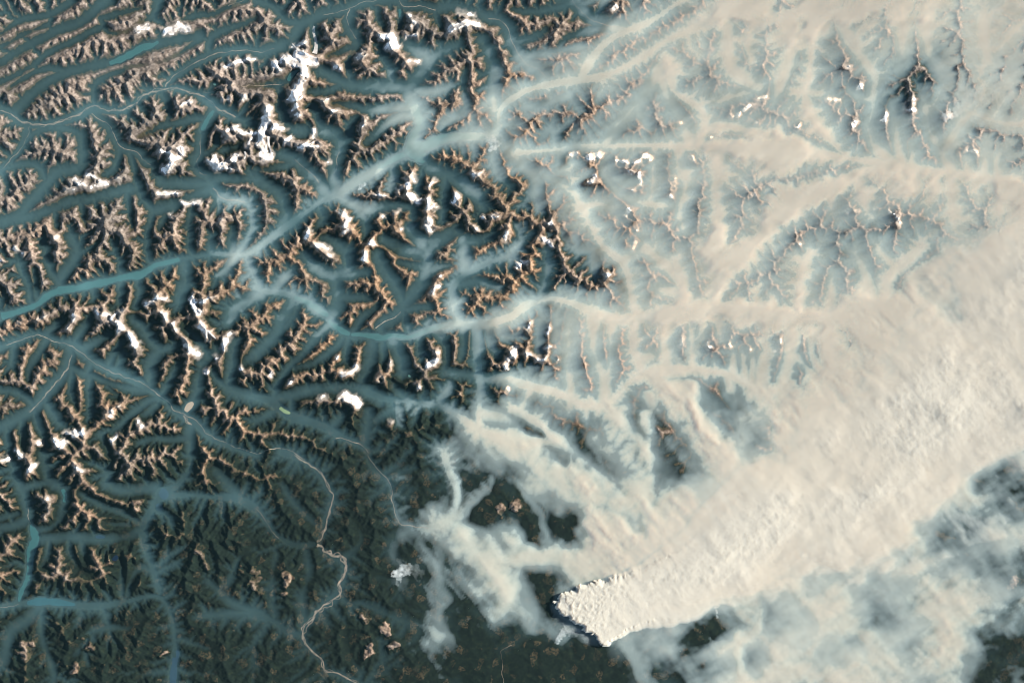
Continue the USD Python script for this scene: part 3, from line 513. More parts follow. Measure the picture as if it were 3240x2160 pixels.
def body(x, y, top, bottom, keep=None):
    """A closed body between two height fields over the kept cells. bottom: a field, or one number for a flat underside."""
    ny, nx = len(y), len(x); X, Y = np.meshgrid(x, y); flat = np.ndim(bottom) == 0
    if keep is None: keep = np.ones((ny - 1, nx - 1), bool)
    i = np.arange(ny * nx).reshape(ny, nx); n = ny * nx
    a, b, c, e = (q[keep] for q in (i[:-1, :-1], i[:-1, 1:], i[1:, 1:], i[1:, :-1]))
    f = [np.stack([a, b, c], -1), np.stack([a, c, e], -1)]
    if not flat: f += [np.stack([a, c, b], -1) + n, np.stack([a, e, c], -1) + n]
    K = np.pad(keep, 1); rim = []
    for dj, di, p, q in ((-1, 0, (0, 0), (0, 1)), (1, 0, (1, 1), (1, 0)), (0, -1, (1, 0), (0, 0)), (0, 1, (0, 1), (1, 1))):
        m = keep & ~K[1 + dj:K.shape[0] - 1 + dj, 1 + di:K.shape[1] - 1 + di]; J, I = np.nonzero(m)
        rim.append(np.stack([i[J + p[0], I + p[1]], i[J + q[0], I + q[1]]], -1))
    rim = np.vstack(rim); s, t = rim[:, 0], rim[:, 1]
    f += [np.stack([s, s + n, t + n], -1), np.stack([s, t + n, t], -1)]
    v = np.vstack([np.stack([X, Y, top], -1).reshape(-1, 3), np.stack([X, Y, np.broadcast_to(bottom, top.shape)], -1).reshape(-1, 3)])
    if flat:
        v = np.vstack([v, [[x.mean(), y.mean(), bottom]]]); f.append(np.stack([s + n, np.full(len(s), 2 * n), t + n], -1))
    f = np.vstack(f); used, inv = np.unique(f.ravel(), return_inverse=True)
    return v[used], inv.reshape(-1, 3)
def air(name, scatter, absorb, per_km, g):
    return usdkit.material(stage, "/World/Looks/" + name, {"v": ("volume_coefficients", {
        "scatter_coeffs": tuple(per_km / 1000 * s for s in scatter), "absorption_coeffs": tuple(per_km / 1000 * s for s in absorb), "anisotropy": g})}, [], volume="v.volume")

# ---- materials ----
P = [("geo.position", "near.vector"), ("geo.position", "wide.vector"), ("geo.position", "cells.vector"), ("geo.position", "grain.vector")]
ground_look = usdkit.material(stage, "/World/Looks/land", {
    "geo": ("geometry", {}),
    "near": ("noise_texture", {"scale": 1 / 1100., "detail": 5.0, "roughness": .65}),
    "wide": ("noise_texture", {"scale": 1 / 16000., "detail": 3.0}),
    "grain": ("noise_texture", {"scale": 1 / 420., "detail": 3.0, "roughness": .7}),
    "cells": ("voronoi_texture", {"scale": 1 / 1500., "randomness": 1.0}),
    "tree": ("attribute", {"attribute": "tree"}), "logged": ("attribute", {"attribute": "logged"}), "pale": ("attribute", {"attribute": "pale"}),
    "rock": ("rgb_ramp", {"ramp": [(.34, (.038, .027, .018)), (.5, (.088, .061, .040)), (.64, (.150, .112, .080))]}),
    "turf": ("rgb_ramp", {"ramp": [(.36, (.020, .0155, .0095)), (.62, (.056, .041, .026))]}), "bare": ("map_range", {"range_type": "smoothstep", "from_min": .05, "from_max": -.75, "clamp": True}), "stone": ("mix_color", {}),
    "grey": ("attribute", {"attribute": "grey"}), "dull": ("hsv", {"saturation": .52, "value": .97}),
    "warm": ("rgb_ramp", {"ramp": [(.35, (.72, .76, .80)), (.65, (1.12, .98, .86))]}),
    "rocks": ("mix_color", {"blend_type": "multiply", "fac": 1.0}),
    "forest": ("rgb_ramp", {"ramp": [(.3, (.0012, .0032, .0028)), (.55, (.0024, .0056, .0040)), (.78, (.0075, .0108, .0058))]}),
    "cut": ("rgb_ramp", {"ramp": [(0.0, (0, 0, 0)), (.72, (0, 0, 0)), (.80, (1, 1, 1))]}),
    "cutc": ("rgb_to_bw", {}), "cutm": ("math", {"math_type": "multiply"}), "cutm2": ("math", {"math_type": "multiply"}),
    "gr": ("rgb_ramp", {"ramp": [(.42, (0, 0, 0)), (.58, (1, 1, 1))]}),
    "woods": ("mix_color", {"b": (.024, .0195, .0115)}),
    "tadd": ("math", {"math_type": "multiply_add", "value2": .8, "value3": -.4}),
    "tsum": ("math", {"math_type": "add"}), "tr": ("map_range", {"range_type": "smoothstep", "from_min": -.15, "from_max": .60, "clamp": True}), "scrub": ("map_range", {"range_type": "smoothstep", "from_min": .60, "from_max": .98, "clamp": True}), "under": ("mix_color", {"a": (.024, .021, .012)}),
    "cover": ("mix_color", {}), "dusted": ("mix_color", {"b": (.26, .235, .21)}),
    "out": ("principled_bsdf", {"roughness": .95, "specular_ior_level": .08})},
    P + [("near.fac", "rock.fac"), ("wide.fac", "warm.fac"), ("near.fac", "turf.fac"), ("tsum.value", "bare.value"), ("bare.result", "stone.fac"), ("turf.color", "stone.a"), ("rock.color", "stone.b"), ("stone.result", "rocks.a"), ("warm.color", "rocks.b"), ("near.fac", "forest.fac"),
     ("cells.color", "cutc.color"), ("cutc.val", "cut.fac"), ("cut.color", "cutm.value1"), ("logged.fac", "cutm.value2"), ("grain.fac", "gr.fac"), ("cutm.value", "cutm2.value1"), ("gr.color", "cutm2.value2"),
     ("forest.color", "woods.a"), ("cutm2.value", "woods.fac"),
     ("grain.fac", "tadd.value1"), ("tree.fac", "tsum.value1"), ("tadd.value", "tsum.value2"), ("tsum.value", "tr.value"),
     ("tr.result", "cover.fac"), ("rocks.result", "dull.color"), ("grey.fac", "dull.fac"), ("dull.color", "cover.a"), ("tsum.value", "scrub.value"), ("scrub.result", "under.fac"), ("woods.result", "under.b"), ("under.result", "cover.b"), ("pale.fac", "dusted.fac"), ("cover.result", "dusted.a"), ("dusted.result", "out.base_color")], surface="out.BSDF")
def plain(name, stops, scale, rough=.9, spec=.1):
    return usdkit.material(stage, "/World/Looks/" + name, {"geo": ("geometry", {}), "n": ("noise_texture", {"scale": 1 / scale, "detail": 4.0, "roughness": .6}),
        "c": ("rgb_ramp", {"ramp": stops}), "out": ("principled_bsdf", {"roughness": rough, "specular_ior_level": spec})},
        [("geo.position", "n.vector"), ("n.fac", "c.fac"), ("c.color", "out.base_color")], surface="out.BSDF")
snow_look = plain("old_snow", [(.3, (.17, .15, .13)), (.48, (.32, .295, .27)), (.66, (.62, .59, .56))], 1600.)
ice_look = plain("grey_ice", [(.3, (.14, .135, .13)), (.7, (.24, .23, .22))], 700.)
gravel_look = plain("gravel", [(.3, (.045, .037, .028)), (.7, (.115, .094, .072))], 900.)
water = {"teal": (.007, .033, .032), "bright": (.010, .034, .031), "lime": (.075, .105, .045), "tan": (.15, .12, .085), "pale": (.03, .07, .06), "blue": (.002, .007, .016), "deep": (.002, .020, .026)}
water = {k: plain(k + "_water", [(.3, tuple(.88 * a for a in c)), (.7, c)], 2500., .35, .3) for k, c in water.items()}

# ---- land ----
F, z, A, dist, R = terrain(say)
z, snow = finish(F, z, A, dist, R)
say("land", z.min(), z.max())
def sheet_place(text):
    p = np.array([[float(a) for a in t.split(",")] for t in text.split()]) * .9184 + [1080., 720.]
    return np.stack([(p[:, 0] - 1620) * KM, (1080 - p[:, 1]) * KM], 1)
from shapely import Polygon, contains_xy
def winds(G):
    f = vnoise((G.X * .66 - G.Y * .75) / 3.0, G.X * .75 + G.Y * .66, 3.0, 95, 5, .62)
    return f, G.X + 1.5 * vnoise(G.X, G.Y, 5, 96, 3) + .9 * f, G.Y + 1.5 * vnoise(G.X, G.Y, 5, 97, 3) - .6 * f
def strokes(G, wx, wy, texts, soft):
    for text in texts:
        r, k, pts = text.split(" ", 2); p = sheet_place(pts); p = dense(p, .6) if len(p) > 1 else p; r = float(r) * .9184 * KM
        i0, i1 = np.searchsorted(G.x, [p[:, 0].min() - r - 8, p[:, 0].max() + r + 8]); j0, j1 = np.searchsorted(G.y, [p[:, 1].min() - r - 8, p[:, 1].max() + r + 8])
        if i1 <= i0 or j1 <= j0: continue
        q = np.sqrt(((wx[j0:j1, i0:i1, None] - p[:, 0]) ** 2 + (wy[j0:j1, i0:i1, None] - p[:, 1]) ** 2).min(-1)) / r
        m = np.clip((1 + soft - q) / (2 * soft), 0, 1); yield (slice(j0, j1), slice(i0, i1)), float(k) * m * m * (3 - 2 * m)
# the low eastern hills: gently rolling, with the broad tops that stand out of the smoke
S = Grid(.46); slope_wind, swx, swy = winds(S)
onto = lambda G, a: ndi.map_coordinates(a, [(G.Y + HY) / .46, (G.X + HX) / .46], order=1, mode="nearest")
sheet = ndi.gaussian_filter(contains_xy(Polygon(sheet_place(SHEET_EDGE)), S.X, S.Y).astype(float), 5.0 / .46)
rise = np.zeros(S.X.shape)
for w, m in strokes(S, swx, swy, GAPS, .6): rise[w] = np.maximum(rise[w], m)
for w, m in strokes(S, swx, swy, STREAMS, .7): rise[w] *= 1 - .8 * np.clip(m / .6, 0, 1)
sheet_f = onto(F, sheet); plain_f = ndi.gaussian_filter(z[::2, ::2], 7 / (2 * F.d)); plain_f = ndi.map_coordinates(plain_f, [(F.Y + HY) / (2 * F.d), (F.X + HX) / (2 * F.d)], order=1, mode="nearest")
z = z + sheet_f * ((plain_f - z) * .74 + .46 * onto(F, rise))
S_plain = ndi.map_coordinates(plain_f, [(S.Y + HY) / F.d, (S.X + HX) / F.d], order=1, mode="nearest")
lakes = []
for kind, sec, text in LAKES:
    c = place(sec, text); w = np.array([float(t.split(":")[1]) for t in text.split()]) / (1764 / 810.0) * KM
    s = np.concatenate([[0], np.cumsum(np.hypot(*np.diff(c, axis=0).T))]); u = np.linspace(0, s[-1], max(6, int(s[-1] / .18)))
    c = np.stack([ndi.gaussian_filter1d(np.interp(u, s, c[:, k]), 2, mode="nearest") for k in (0, 1)], 1); w = ndi.gaussian_filter1d(np.interp(u, s, w), 1.5, mode="nearest")
    w = w * (1 + .22 * vnoise(u, u * 0 + len(lakes) * 3.1, 1.3, 61, 3)); w[0] *= .3; w[-1] *= .3
    level = float(np.percentile(at(F, z, c), 30))
    for p, r in zip(c, w):
        i0, i1 = np.searchsorted(F.x, [p[0] - r - .5, p[0] + r + .5]); j0, j1 = np.searchsorted(F.y, [p[1] - r - .5, p[1] + r + .5])
        q = np.hypot(F.X[j0:j1, i0:i1] - p[0], F.Y[j0:j1, i0:i1] - p[1]); win = z[j0:j1, i0:i1]
        win[...] = np.where(q < r + .33, np.minimum(win, level - .03), win)
    lakes.append((kind, c, w, level))
gy, gx = np.gradient(z, F.d)
steep = np.hypot(gx, gy)
nz = vnoise(F.X, F.Y, 1.2, 70, 3); nw = vnoise(F.X, F.Y, 14, 72, 3)
south = chart("""0 0 0 0 0 0 0 0
0 0 0 0 0 0 0 0
0 0 0 0 0 0 0 0
0 0 0 0 0 0 0 0
0 .05 .4 .85 .4 .2 0 0
.05 .7 1 1 1 .5 .3 .3
.6 1 1 1 1 .9 .5 .5""", F.X, F.Y)
BARE = np.array([(638, 1757), (655, 1790), (765, 1795), (818, 1830), (805, 1850), (900, 1825), (450, 1600), (1215, 1990), (1170, 2055), (1246, 2040), (890, 1888), (1585, 1620), (455, 1470), (400, 1480), (1150, 1955), (525, 2060), (240, 2110), (60, 2060), (90, 2050), (280, 2040), (3200, 1840), (1640, 1590)], float)   # bare tops standing out of the southern forest
wx, wy = F.X + 1.3 * vnoise(F.X, F.Y, 2.4, 76, 4, .6), F.Y + 1.3 * vnoise(F.X, F.Y, 2.4, 77, 4, .6)
bare = np.exp(-np.min([((wx - (a - 1620) * KM) ** 2 + (wy - (1080 - b) * KM) ** 2) for a, b in BARE], axis=0) / 2.8)
z = z + bare * (.25 + .30 * (1 - 2 * np.abs(vnoise(F.X, F.Y, 2.0, 78, 3))))
gy, gx = np.gradient(z, F.d); steep = np.hypot(gx, gy)
northwest = np.clip((F.Y - F.X * .55 - 45) / 60, 0, 1)
east = np.clip((F.X - 5) / 60, 0, 1)
def spread(a, how, size, soft):
    a = how(a[::4, ::4], max(3, int(size / (4 * F.d)))); a = ndi.gaussian_filter(a, soft / (4 * F.d))
    return ndi.map_coordinates(a, [(F.Y + HY) / (4 * F.d), (F.X + HX) / (4 * F.d)], order=1, mode="nearest")
floor_f = spread(z, ndi.minimum_filter, 7, 3.5); crest_f = np.maximum(spread(z, ndi.maximum_filter, 6, 5), floor_f + .3)
high = (z - floor_f) / (crest_f - floor_f)                            # 0 on the valley floor, 1 on the crests around
treeline = .545 + .05 * nw - .24 * northwest + 1.05 * np.clip(south, 0, 1) * (1 - bare) + .08 * east + .50 * east * np.clip((5 - F.Y) / 25, 0, 1) - .12 * bare
bulge = (z - ndi.gaussian_filter(z, 2.6)) / .09                     # ribs stand out bare, gullies carry trees
tree = .5 - (high - treeline) / .26 - .40 * np.clip(bulge, -1, 1) * (1 - .6 * np.clip(south, 0, 1))
fine = vnoise(F.X, F.Y, .9, 75, 3, .6)
snowy = np.clip(snow, -.8, 1.6) / .40 + .9 * nz + .5 * fine + .5 * np.clip(bulge, -1.5, 1) - .42 + 3.0 * np.clip(snow - .45, 0, 1) - 2.0 * np.clip(steep - .75, 0, 1)
pale = np.clip(snowy / 2.4 + .85, 0, 1) * np.clip((snow + 1.3) / .9, 0, 1) * .55
# the finely modelled land, and coarser land around it out to the horizon
def stretched(c):
    g = []; step = F.d
    while sum(g) < 150: step *= 1.25; g.append(step)
    o = np.cumsum(g)
    return np.concatenate([c[0] - o[::-1], c, c[-1] + o]), len(g)
bx, k = stretched(F.x); by, _ = stretched(F.y)
mirror = lambda n: np.pad(np.arange(n), k, mode="reflect")
J, I = np.meshgrid(mirror(F.ny), mirror(F.nx), indexing="ij")
BX, BY = np.meshgrid(bx, by); zz = z[J, I]
nrm = np.stack([-gx[J, I], -gy[J, I], np.ones_like(zz)], -1); nrm /= np.linalg.norm(nrm, axis=-1, keepdims=True)
tag(put("terrain", np.stack([BX, BY, zz], -1).reshape(-1, 3), tris(len(by), len(bx)), ground_look, nrm.reshape(-1, 3),
        {"tree": tree[J, I].ravel(), "logged": np.clip(south, 0, 1)[J, I].ravel(), "pale": pale[J, I].ravel(), "grey": np.clip(.38 + .8 * northwest + .35 * nw + .6 * east, 0, 1)[J, I].ravel()}),
    "forested valleys and bare brown mountain ridges seen from far above", kind="structure")
say("terrain", len(by) * len(bx) * 2)
cells = tris(F.ny, F.nx); V = np.stack([F.X, F.Y, z + .018], -1).reshape(-1, 3); N = np.stack([-gx, -gy, np.ones_like(z)], -1).reshape(-1, 3); N /= np.linalg.norm(N, axis=1, keepdims=True)
f = cells[snowy.ravel()[cells].mean(1) > 0]; used, inv = np.unique(f.ravel(), return_inverse=True)
tag(put("snow", V[used], inv.reshape(-1, 3), snow_look, N[used]), "white snow and ice lying on the high ridges and peaks", kind="stuff")
say("snow", len(f))

# ---- water ----
def ribbon(c, w, zc, across=3):
    tan = np.gradient(c, axis=0); tan /= np.maximum(np.linalg.norm(tan, axis=1, keepdims=True), 1e-9); side = np.stack([-tan[:, 1], tan[:, 0]], 1)
    u = np.linspace(-1, 1, across); p = c[:, None] + side[:, None] * (w[:, None] * u)[..., None]
    return p, zc
def strip(p, h):
    n, a = p.shape[:2]; v = np.concatenate([p, h[..., None]], -1).reshape(-1, 3); f = tris(n, a)
    e1, e2 = v[f[:, 1]] - v[f[:, 0]], v[f[:, 2]] - v[f[:, 0]]; flip = (e1[:, 0] * e2[:, 1] - e1[:, 1] * e2[:, 0]) < 0; f[flip] = f[flip][:, ::-1]
    return v, f
names = {}
GLACIERS = [((1,0), "402,175:7 396,205:9 400,240:9 412,275:9 416,310:10 414,350:14 405,380:18", "long grey glacier tongue flowing north out of the great icefield"),
            ((1,0), "248,300:5 265,325:7 290,345:9 310,365:12", "short grey glacier tongue at the northwest corner of the great icefield"),
            ((1,0), "100,1085:4 110,1050:6 95,1010:7 90,970:8 100,940:9", "winding grey glacier at the southern end of the snow range"),
            ((1,0), "1330,215:4 1360,200:8 1400,190:10 1440,175:12", "broad pale glacier in the snow massif near the top edge"),
            ((0,0), "1690,1110:4 1705,1085:5 1700,1060:7 1690,1045:7", "small grey glacier below the western end of the snow range"),
            ((0,1), "1500,770:4 1480,745:6 1450,720:7 1440,705:8", "curved grey glacier among the central southern snow peaks")]
def numbered(name):
    k = names.get(name, 0); names[name] = k + 1
    return name if not k else f"{name}_{k:03d}"
LAKE_WORDS = ["long teal lake between the parallel ridges at upper left", "slim teal lake southwest of the snow range", "tiny pale pond beside the river west of the great icefield", "short teal lake in the valley cut into the great icefield",
    "thin teal lake in a side valley near the top edge", "turquoise lake reaching down from the north into the long valley lake", "eastern turquoise arm of the long valley lake, ending at the bluish smoke puff", "narrow turquoise western tail of the long valley lake",
    "long blue-green reservoir running to the left edge", "turquoise reach where the southern valley lake begins", "widest turquoise reach of the southern valley lake, at its first bend", "long winding turquoise eastern reach of the southern valley lake",
    "small tan silty lake beside the winding river", "small lime green lake in the southern valley", "tall teal lake between two ridges near the lower left edge", "deep teal lake stretching east from the foot of the tall teal lake",
    "small teal lake in the hills above the tall teal lake", "small dark blue lake alone in the lowland hills", "dark blue lake running off the bottom edge", "dark blue lake in the wide lowland valley", "dark blue southern arm of the lowland lake", "tiny pale green lake in the central southern hills", "thin dark lake in the valley east of the tall teal lake"]
assert len(LAKE_WORDS) == len(LAKES)
RIVER_WORDS = ["pale winding river along the broad upper left valley to the left edge", "pale river coming down from the icefield into the broad upper left valley", "faint river joining the broad upper left valley from the snow range", "thin side river running south from the bend of the upper left valley", "thin river flowing south out of the slim teal lake", "pale bar of river in the bend north of the smoky junction", "faint river down the left edge valley", "short pale river at the top edge",
    "thin pale river along the valley at the top edge, west of the thin lake", "thin river branching south from the top edge valley", "thin pale river curving along the top edge, east of the thin lake", "thin river down the valley east of the northern snow massif", "thin river from the southern snow range toward the long valley lake", "short pale river in a side valley north of the long valley lake", "short pale river feeding the east end of the turquoise lake", "thin river near the top centre at the edge of the smoke", "pale river in the smoky valley above the turquoise lake",
    "faint river down the southwest side valley", "thin pale river along the long southern trench", "broad pale river bar below the tan lake", "winding pale river from the tan lake into the southern lowland", "pale upper reach of the braided lowland river", "broad braided middle reach of the lowland river", "pale lower reach of the braided lowland river at the bottom edge", "faint river in the smoky valley below the lime lake", "thin river winding south through the central plateau", "faint river in the lowland west of the braided river", "thin river at the bottom edge under the great plume", "thin stream into the head of the tall teal lake", "short stream at the left edge by the deep teal lake", "faint pale stream bed north of the southern valley lake"]
assert len(RIVER_WORDS) == len(RIVERS)
for (kind, c, w, level), words in zip(lakes, LAKE_WORDS):
    p, _ = ribbon(c, w, level, 5)
    tag(put(numbered("lake"), *strip(p, np.full(p.shape[:2], level - .006)), water[kind]), words, kind="structure")
for sec, text, label in GLACIERS:
    c = place(sec, text); w = np.array([float(t.split(":")[1]) for t in text.split()]) / (1764 / 810.0) * KM
    u0 = np.concatenate([[0], np.cumsum(np.hypot(*np.diff(c, axis=0).T))]); u = np.linspace(0, u0[-1], int(u0[-1] / .12))
    c = np.stack([ndi.gaussian_filter1d(np.interp(u, u0, c[:, k]), 4, mode="nearest") for k in (0, 1)], 1); w = np.interp(u, u0, w)
    p, _ = ribbon(c, w, None, 7); h = at(F, z, p.reshape(-1, 2)).reshape(p.shape[:2]); h = ndi.gaussian_filter(h, (4, 2)); h = np.maximum(h, at(F, z, p.reshape(-1, 2)).reshape(p.shape[:2])) + .03 + .04 * (1 - np.linspace(-1, 1, 7) ** 2)
    tag(put(numbered("glacier"), *strip(p, h), ice_look), label, "glacier")
for n, (width, sec, text) in enumerate(RIVERS):
    c = place(sec, text)
    c = dense(rounded(c, 2), .12); s = np.arange(len(c)) * .12
    tan = np.gradient(c, axis=0); tan /= np.maximum(np.linalg.norm(tan, axis=1, keepdims=True), 1e-9); side = np.stack([-tan[:, 1], tan[:, 0]], 1)
    strands = [(0.0, 1.0)] if width < 300 else [(0.0, .8), (.16, .5), (-.20, .42)]      # broad rivers braid
    parts, count = [], 0
    for k, (apart, share) in enumerate(strands):
        o = .24 * vnoise(s, s * 0 + n * 5.0 + k * .37, 1.5, 81, 3) + apart * width / 330. * vnoise(s, s * 0 + n * 3.0 + k * 1.7, 1.1, 83, 2) * 2
        q = c + side * o[:, None]; q = np.stack([ndi.gaussian_filter1d(q[:, e], 1.2, mode="nearest") for e in (0, 1)], 1)
        w = .62 * share * width / 2000. * np.clip(1 + .75 * vnoise(s, s * 0 + n * 7.0 + k * 2.3, 2.2, 82, 3), .25, 2)
        p, _ = ribbon(q, w, None); h = at(F, z, p.reshape(-1, 2)).reshape(p.shape[:2]) + .022 + .004 * k
        v, f = strip(p, h); parts.append((v, f + count)); count += len(v)
    tag(put(numbered("river"), np.vstack([a for a, _ in parts]), np.vstack([b for _, b in parts]), gravel_look), RIVER_WORDS[n], kind="structure")
say("water")

# ---- smoke: clear of the summits, thicker to the east ----
SC, AB = (.58, .87, 1.0), (.105, .265, .60)
thin_look = air("thin_smoke", (.37, .81, .97), (.01, .03, .14), .053, -.25)
mid_look = air("smoke", (.64, .89, 1.0), (.06, .17, .46), .17, -.3)
dense_look = air("thick_smoke", SC, AB, 2.0, -.3)
plume_look = air("plume_smoke", (.80, .935, 1.0), (.0, .042, .23), 5.0, -.25)
veil_look = air("veil_smoke", (.64, .89, 1.0), (.004, .075, .30), .7, -.3)
lev = chart(SMOKE, S.X, S.Y)
zs = ndi.map_coordinates(ndi.gaussian_filter(z, 1), [(S.Y + HY) / F.d, (S.X + HX) / F.d], order=1, mode="nearest")
floor = ndi.gaussian_filter(ndi.minimum_filter(zs, int(6 / .46)), 4 / .46)
crest = ndi.map_coordinates(crest_f, [(S.Y + HY) / F.d, (S.X + HX) / F.d], order=1, mode="nearest"); tall = np.clip(crest - floor, .35, 1.5)
ca, sa = math.cos(math.radians(25)), math.sin(math.radians(25))
wisp = lambda X, Y, sc, seed, stretch=3.0, o=4: vnoise((X * ca + Y * sa) / stretch, (-X * sa + Y * ca), sc, seed, o, .55)
w1, w2 = wisp(S.X, S.Y, 6, 90), vnoise(S.X, S.Y, 9, 91, 3)
w3 = vnoise((S.X * .8 + S.Y * .6) / 2.5, (-S.X * .6 + S.Y * .8), 2.4, 93, 3); near = np.exp(-(ndi.map_coordinates(dist[3], [(S.Y + HY) / F.d, (S.X + HX) / F.d], order=1, mode="nearest") / (2.3 + 1.2 * w2)) ** 2); lev = lev + np.where(lev > 1.6, 1.0 * near * np.clip((lev - 1.6) / 1.5, 0, 1) + .8 * w2 + .6 * w1 + .45 * w3, .4 * w2)
fill = np.interp(lev, [2.2, 3, 4, 5, 7, 9], [0, .05, .18, .36, .72, 1.0]) + .20 * slope_wind * np.clip((lev - 1.5) / 2, 0, 1)
for w, m in strokes(S, swx, swy, GAPS, .85): fill[w] *= 1 - .9 * m
for w, m in strokes(S, swx, swy, STREAMS, .85): fill[w] = np.maximum(fill[w], m + .12 * slope_wind[w])
thick = lambda knots, vals: np.interp(lev, knots, vals)
G2 = Grid(.92)
topA = floor + tall * np.interp(lev, [-1, 1, 2.5, 5], [.34, .54, .85, .95]) + .06 * w2
trench = np.exp(-(ndi.map_coordinates(ndi.gaussian_filter(dist[3], 2), [(S.Y + HY) / F.d, (S.X + HX) / F.d], order=1, mode="nearest") / 2.2) ** 2)
lowland = np.clip((-10 - S.Y) / 20, 0, 1)
topA = topA + (.26 + .30 * w1 + .22 * w2) * trench * (1 - .85 * lowland) - .12 * lowland * tall * (1 - w2)
topA = topA[::2, ::2][:G2.ny, :G2.nx]
x2, y2 = S.x[::2], S.y[::2]
tag(put("valley_haze", *body(x2, y2, topA, -.4), thin_look), "thin blue smoke haze filling the mountain valleys", kind="stuff")
topB = floor + tall * thick([0, 1, 2, 3, 5, 7, 9], [-.5, -.35, .10, .55, 1.4, 1.9, 2.2]) * (1 + .15 * w1)
topB = topB + sheet * (S_plain + np.interp(fill, [-.1, 0, .08, .3, .6, 1], [-.3, -.12, .30, .95, 1.4, 1.7]) - topB)
topC = floor + tall * np.interp(lev, [0, 3, 4, 5, 6, 7, 8, 9], [-.6, -.22, -.03, .09, .17, .30, .53, 1.1]) * (1 + .2 * w1) + .05 * tall * w3
topC = topC + sheet * (S_plain + np.interp(fill, [0, .12, .30, .50, .72, 1.0], [-.20, -.05, .04, .15, .36, .95]) - topC)
tag(put("smoke_bank", *body(S.x, S.y, topB, -.42), mid_look), "grey smoke spreading through the valleys from the east", kind="stuff")
tag(put("thick_smoke_bank", *body(S.x, S.y, topC, -.44), dense_look), "thick tan smoke flooding the eastern valleys", kind="stuff")
say("smoke banks")
# the great plume
px = np.arange(0, 131, .27); py = np.arange(-91, 88, .27); PX, PY = np.meshgrid(px, py)
lv = chart(PLUME, PX, PY)
def poly(pts): return np.stack([(np.array(pts)[:, 0] - 1176) / 2352 * 240, (784 - np.array(pts)[:, 1]) / 2352 * 240], 1)
head = poly([(1274,1380),(1290,1362),(1330,1345),(1400,1325),(1480,1300),(1560,1262),(1640,1190),(1760,1080),(1880,960),(1990,850),(2110,720),(2420,480),(2420,1080),(2200,1200),(2050,1290),(1900,1262),(1830,1275),(1760,1345),(1600,1385),(1500,1420),(1420,1452),(1392,1478),(1372,1470),(1350,1450),(1320,1425),(1285,1405)])
inside = contains_xy(Polygon(head), PX + .9 * vnoise(PX, PY, 1.8, 99, 4, .6), PY + .9 * vnoise(PX, PY, 1.8, 98, 4, .6))
sd = (ndi.distance_transform_edt(inside) - ndi.distance_transform_edt(~inside)) * .27
b1 = wisp(PX, PY, 5.0, 101, 2.2, 4); b3 = wisp(PX, PY, 10, 103, 2.0, 4)
slant = lambda sc, seed, st, o=4: vnoise((PX * .62 - PY * .78) / st, PX * .78 + PY * .62, sc, seed, o, .55)
b2 = 1 - 2 * np.abs(slant(2.0, 102, 1.5)); b4 = slant(4.0, 104, 2.4)
rough = .6 + .6 * vnoise(PX, PY, 13, 105, 2)
west = np.clip((60 - PX) / 45, 0, 1); west = west * west * (3 - 2 * west)   # near the fire the column has a crisp edge
zp = ndi.map_coordinates(floor, [(PY + HY) / .46, (PX + HX) / .46], order=1, mode="nearest") + 1.0
def cloud(name, T, lift, look, *words, **kind):
    keep = T > .004; keep = keep[:-1, :-1] | keep[1:, :-1] | keep[:-1, 1:] | keep[1:, 1:]
    T = np.clip(T, 0, None)
    return tag(put(name, *body(px, py, zp + lift + .75 * T + .001, zp + lift - .25 * T - .001, keep), look), *words, **kind)
T = (lv - 3.6 + 1.7 * b3 + .35 * b1) / 5.5
T = np.minimum(np.maximum(T, .55 * west) + .08 * b4, np.clip((sd + (1 - west) * (5 + 4 * b3)) / (1.0 + 13 * (1 - west)), -1, 1.1 - .3 * west))
puff = 1 - 2 * np.abs(vnoise(PX, PY, 1.5, 106, 3, .55)); young = np.clip((28 - PX) / 16, 0, 1)
T = 1.4 * np.clip(T, 0, 1.2) ** (.75 + .50 * (1 - west)) * (1 + rough * (.022 * b2 + .025 * b4) + .07 * b1 + .10 * b3 + (.028 + .11 * young) * puff)
cloud("fire_smoke_plume", T, 0, plume_look, "huge billowing cream smoke plume fanning out from the forest fire", "smoke plume")
T = (lv - .8 + 1.9 * b3 + 1.0 * b1 + .8 * b4) / 8 * np.clip(np.clip((PX - 22) / 18, 0, 1) + np.clip(sd / 2, 0, 1), 0, 1)
cloud("smoke_veil", 1.4 * np.clip(T, 0, 1), -.15, veil_look, "pale ragged smoke veil drifting high over the eastern land", kind="stuff")
say("plume")
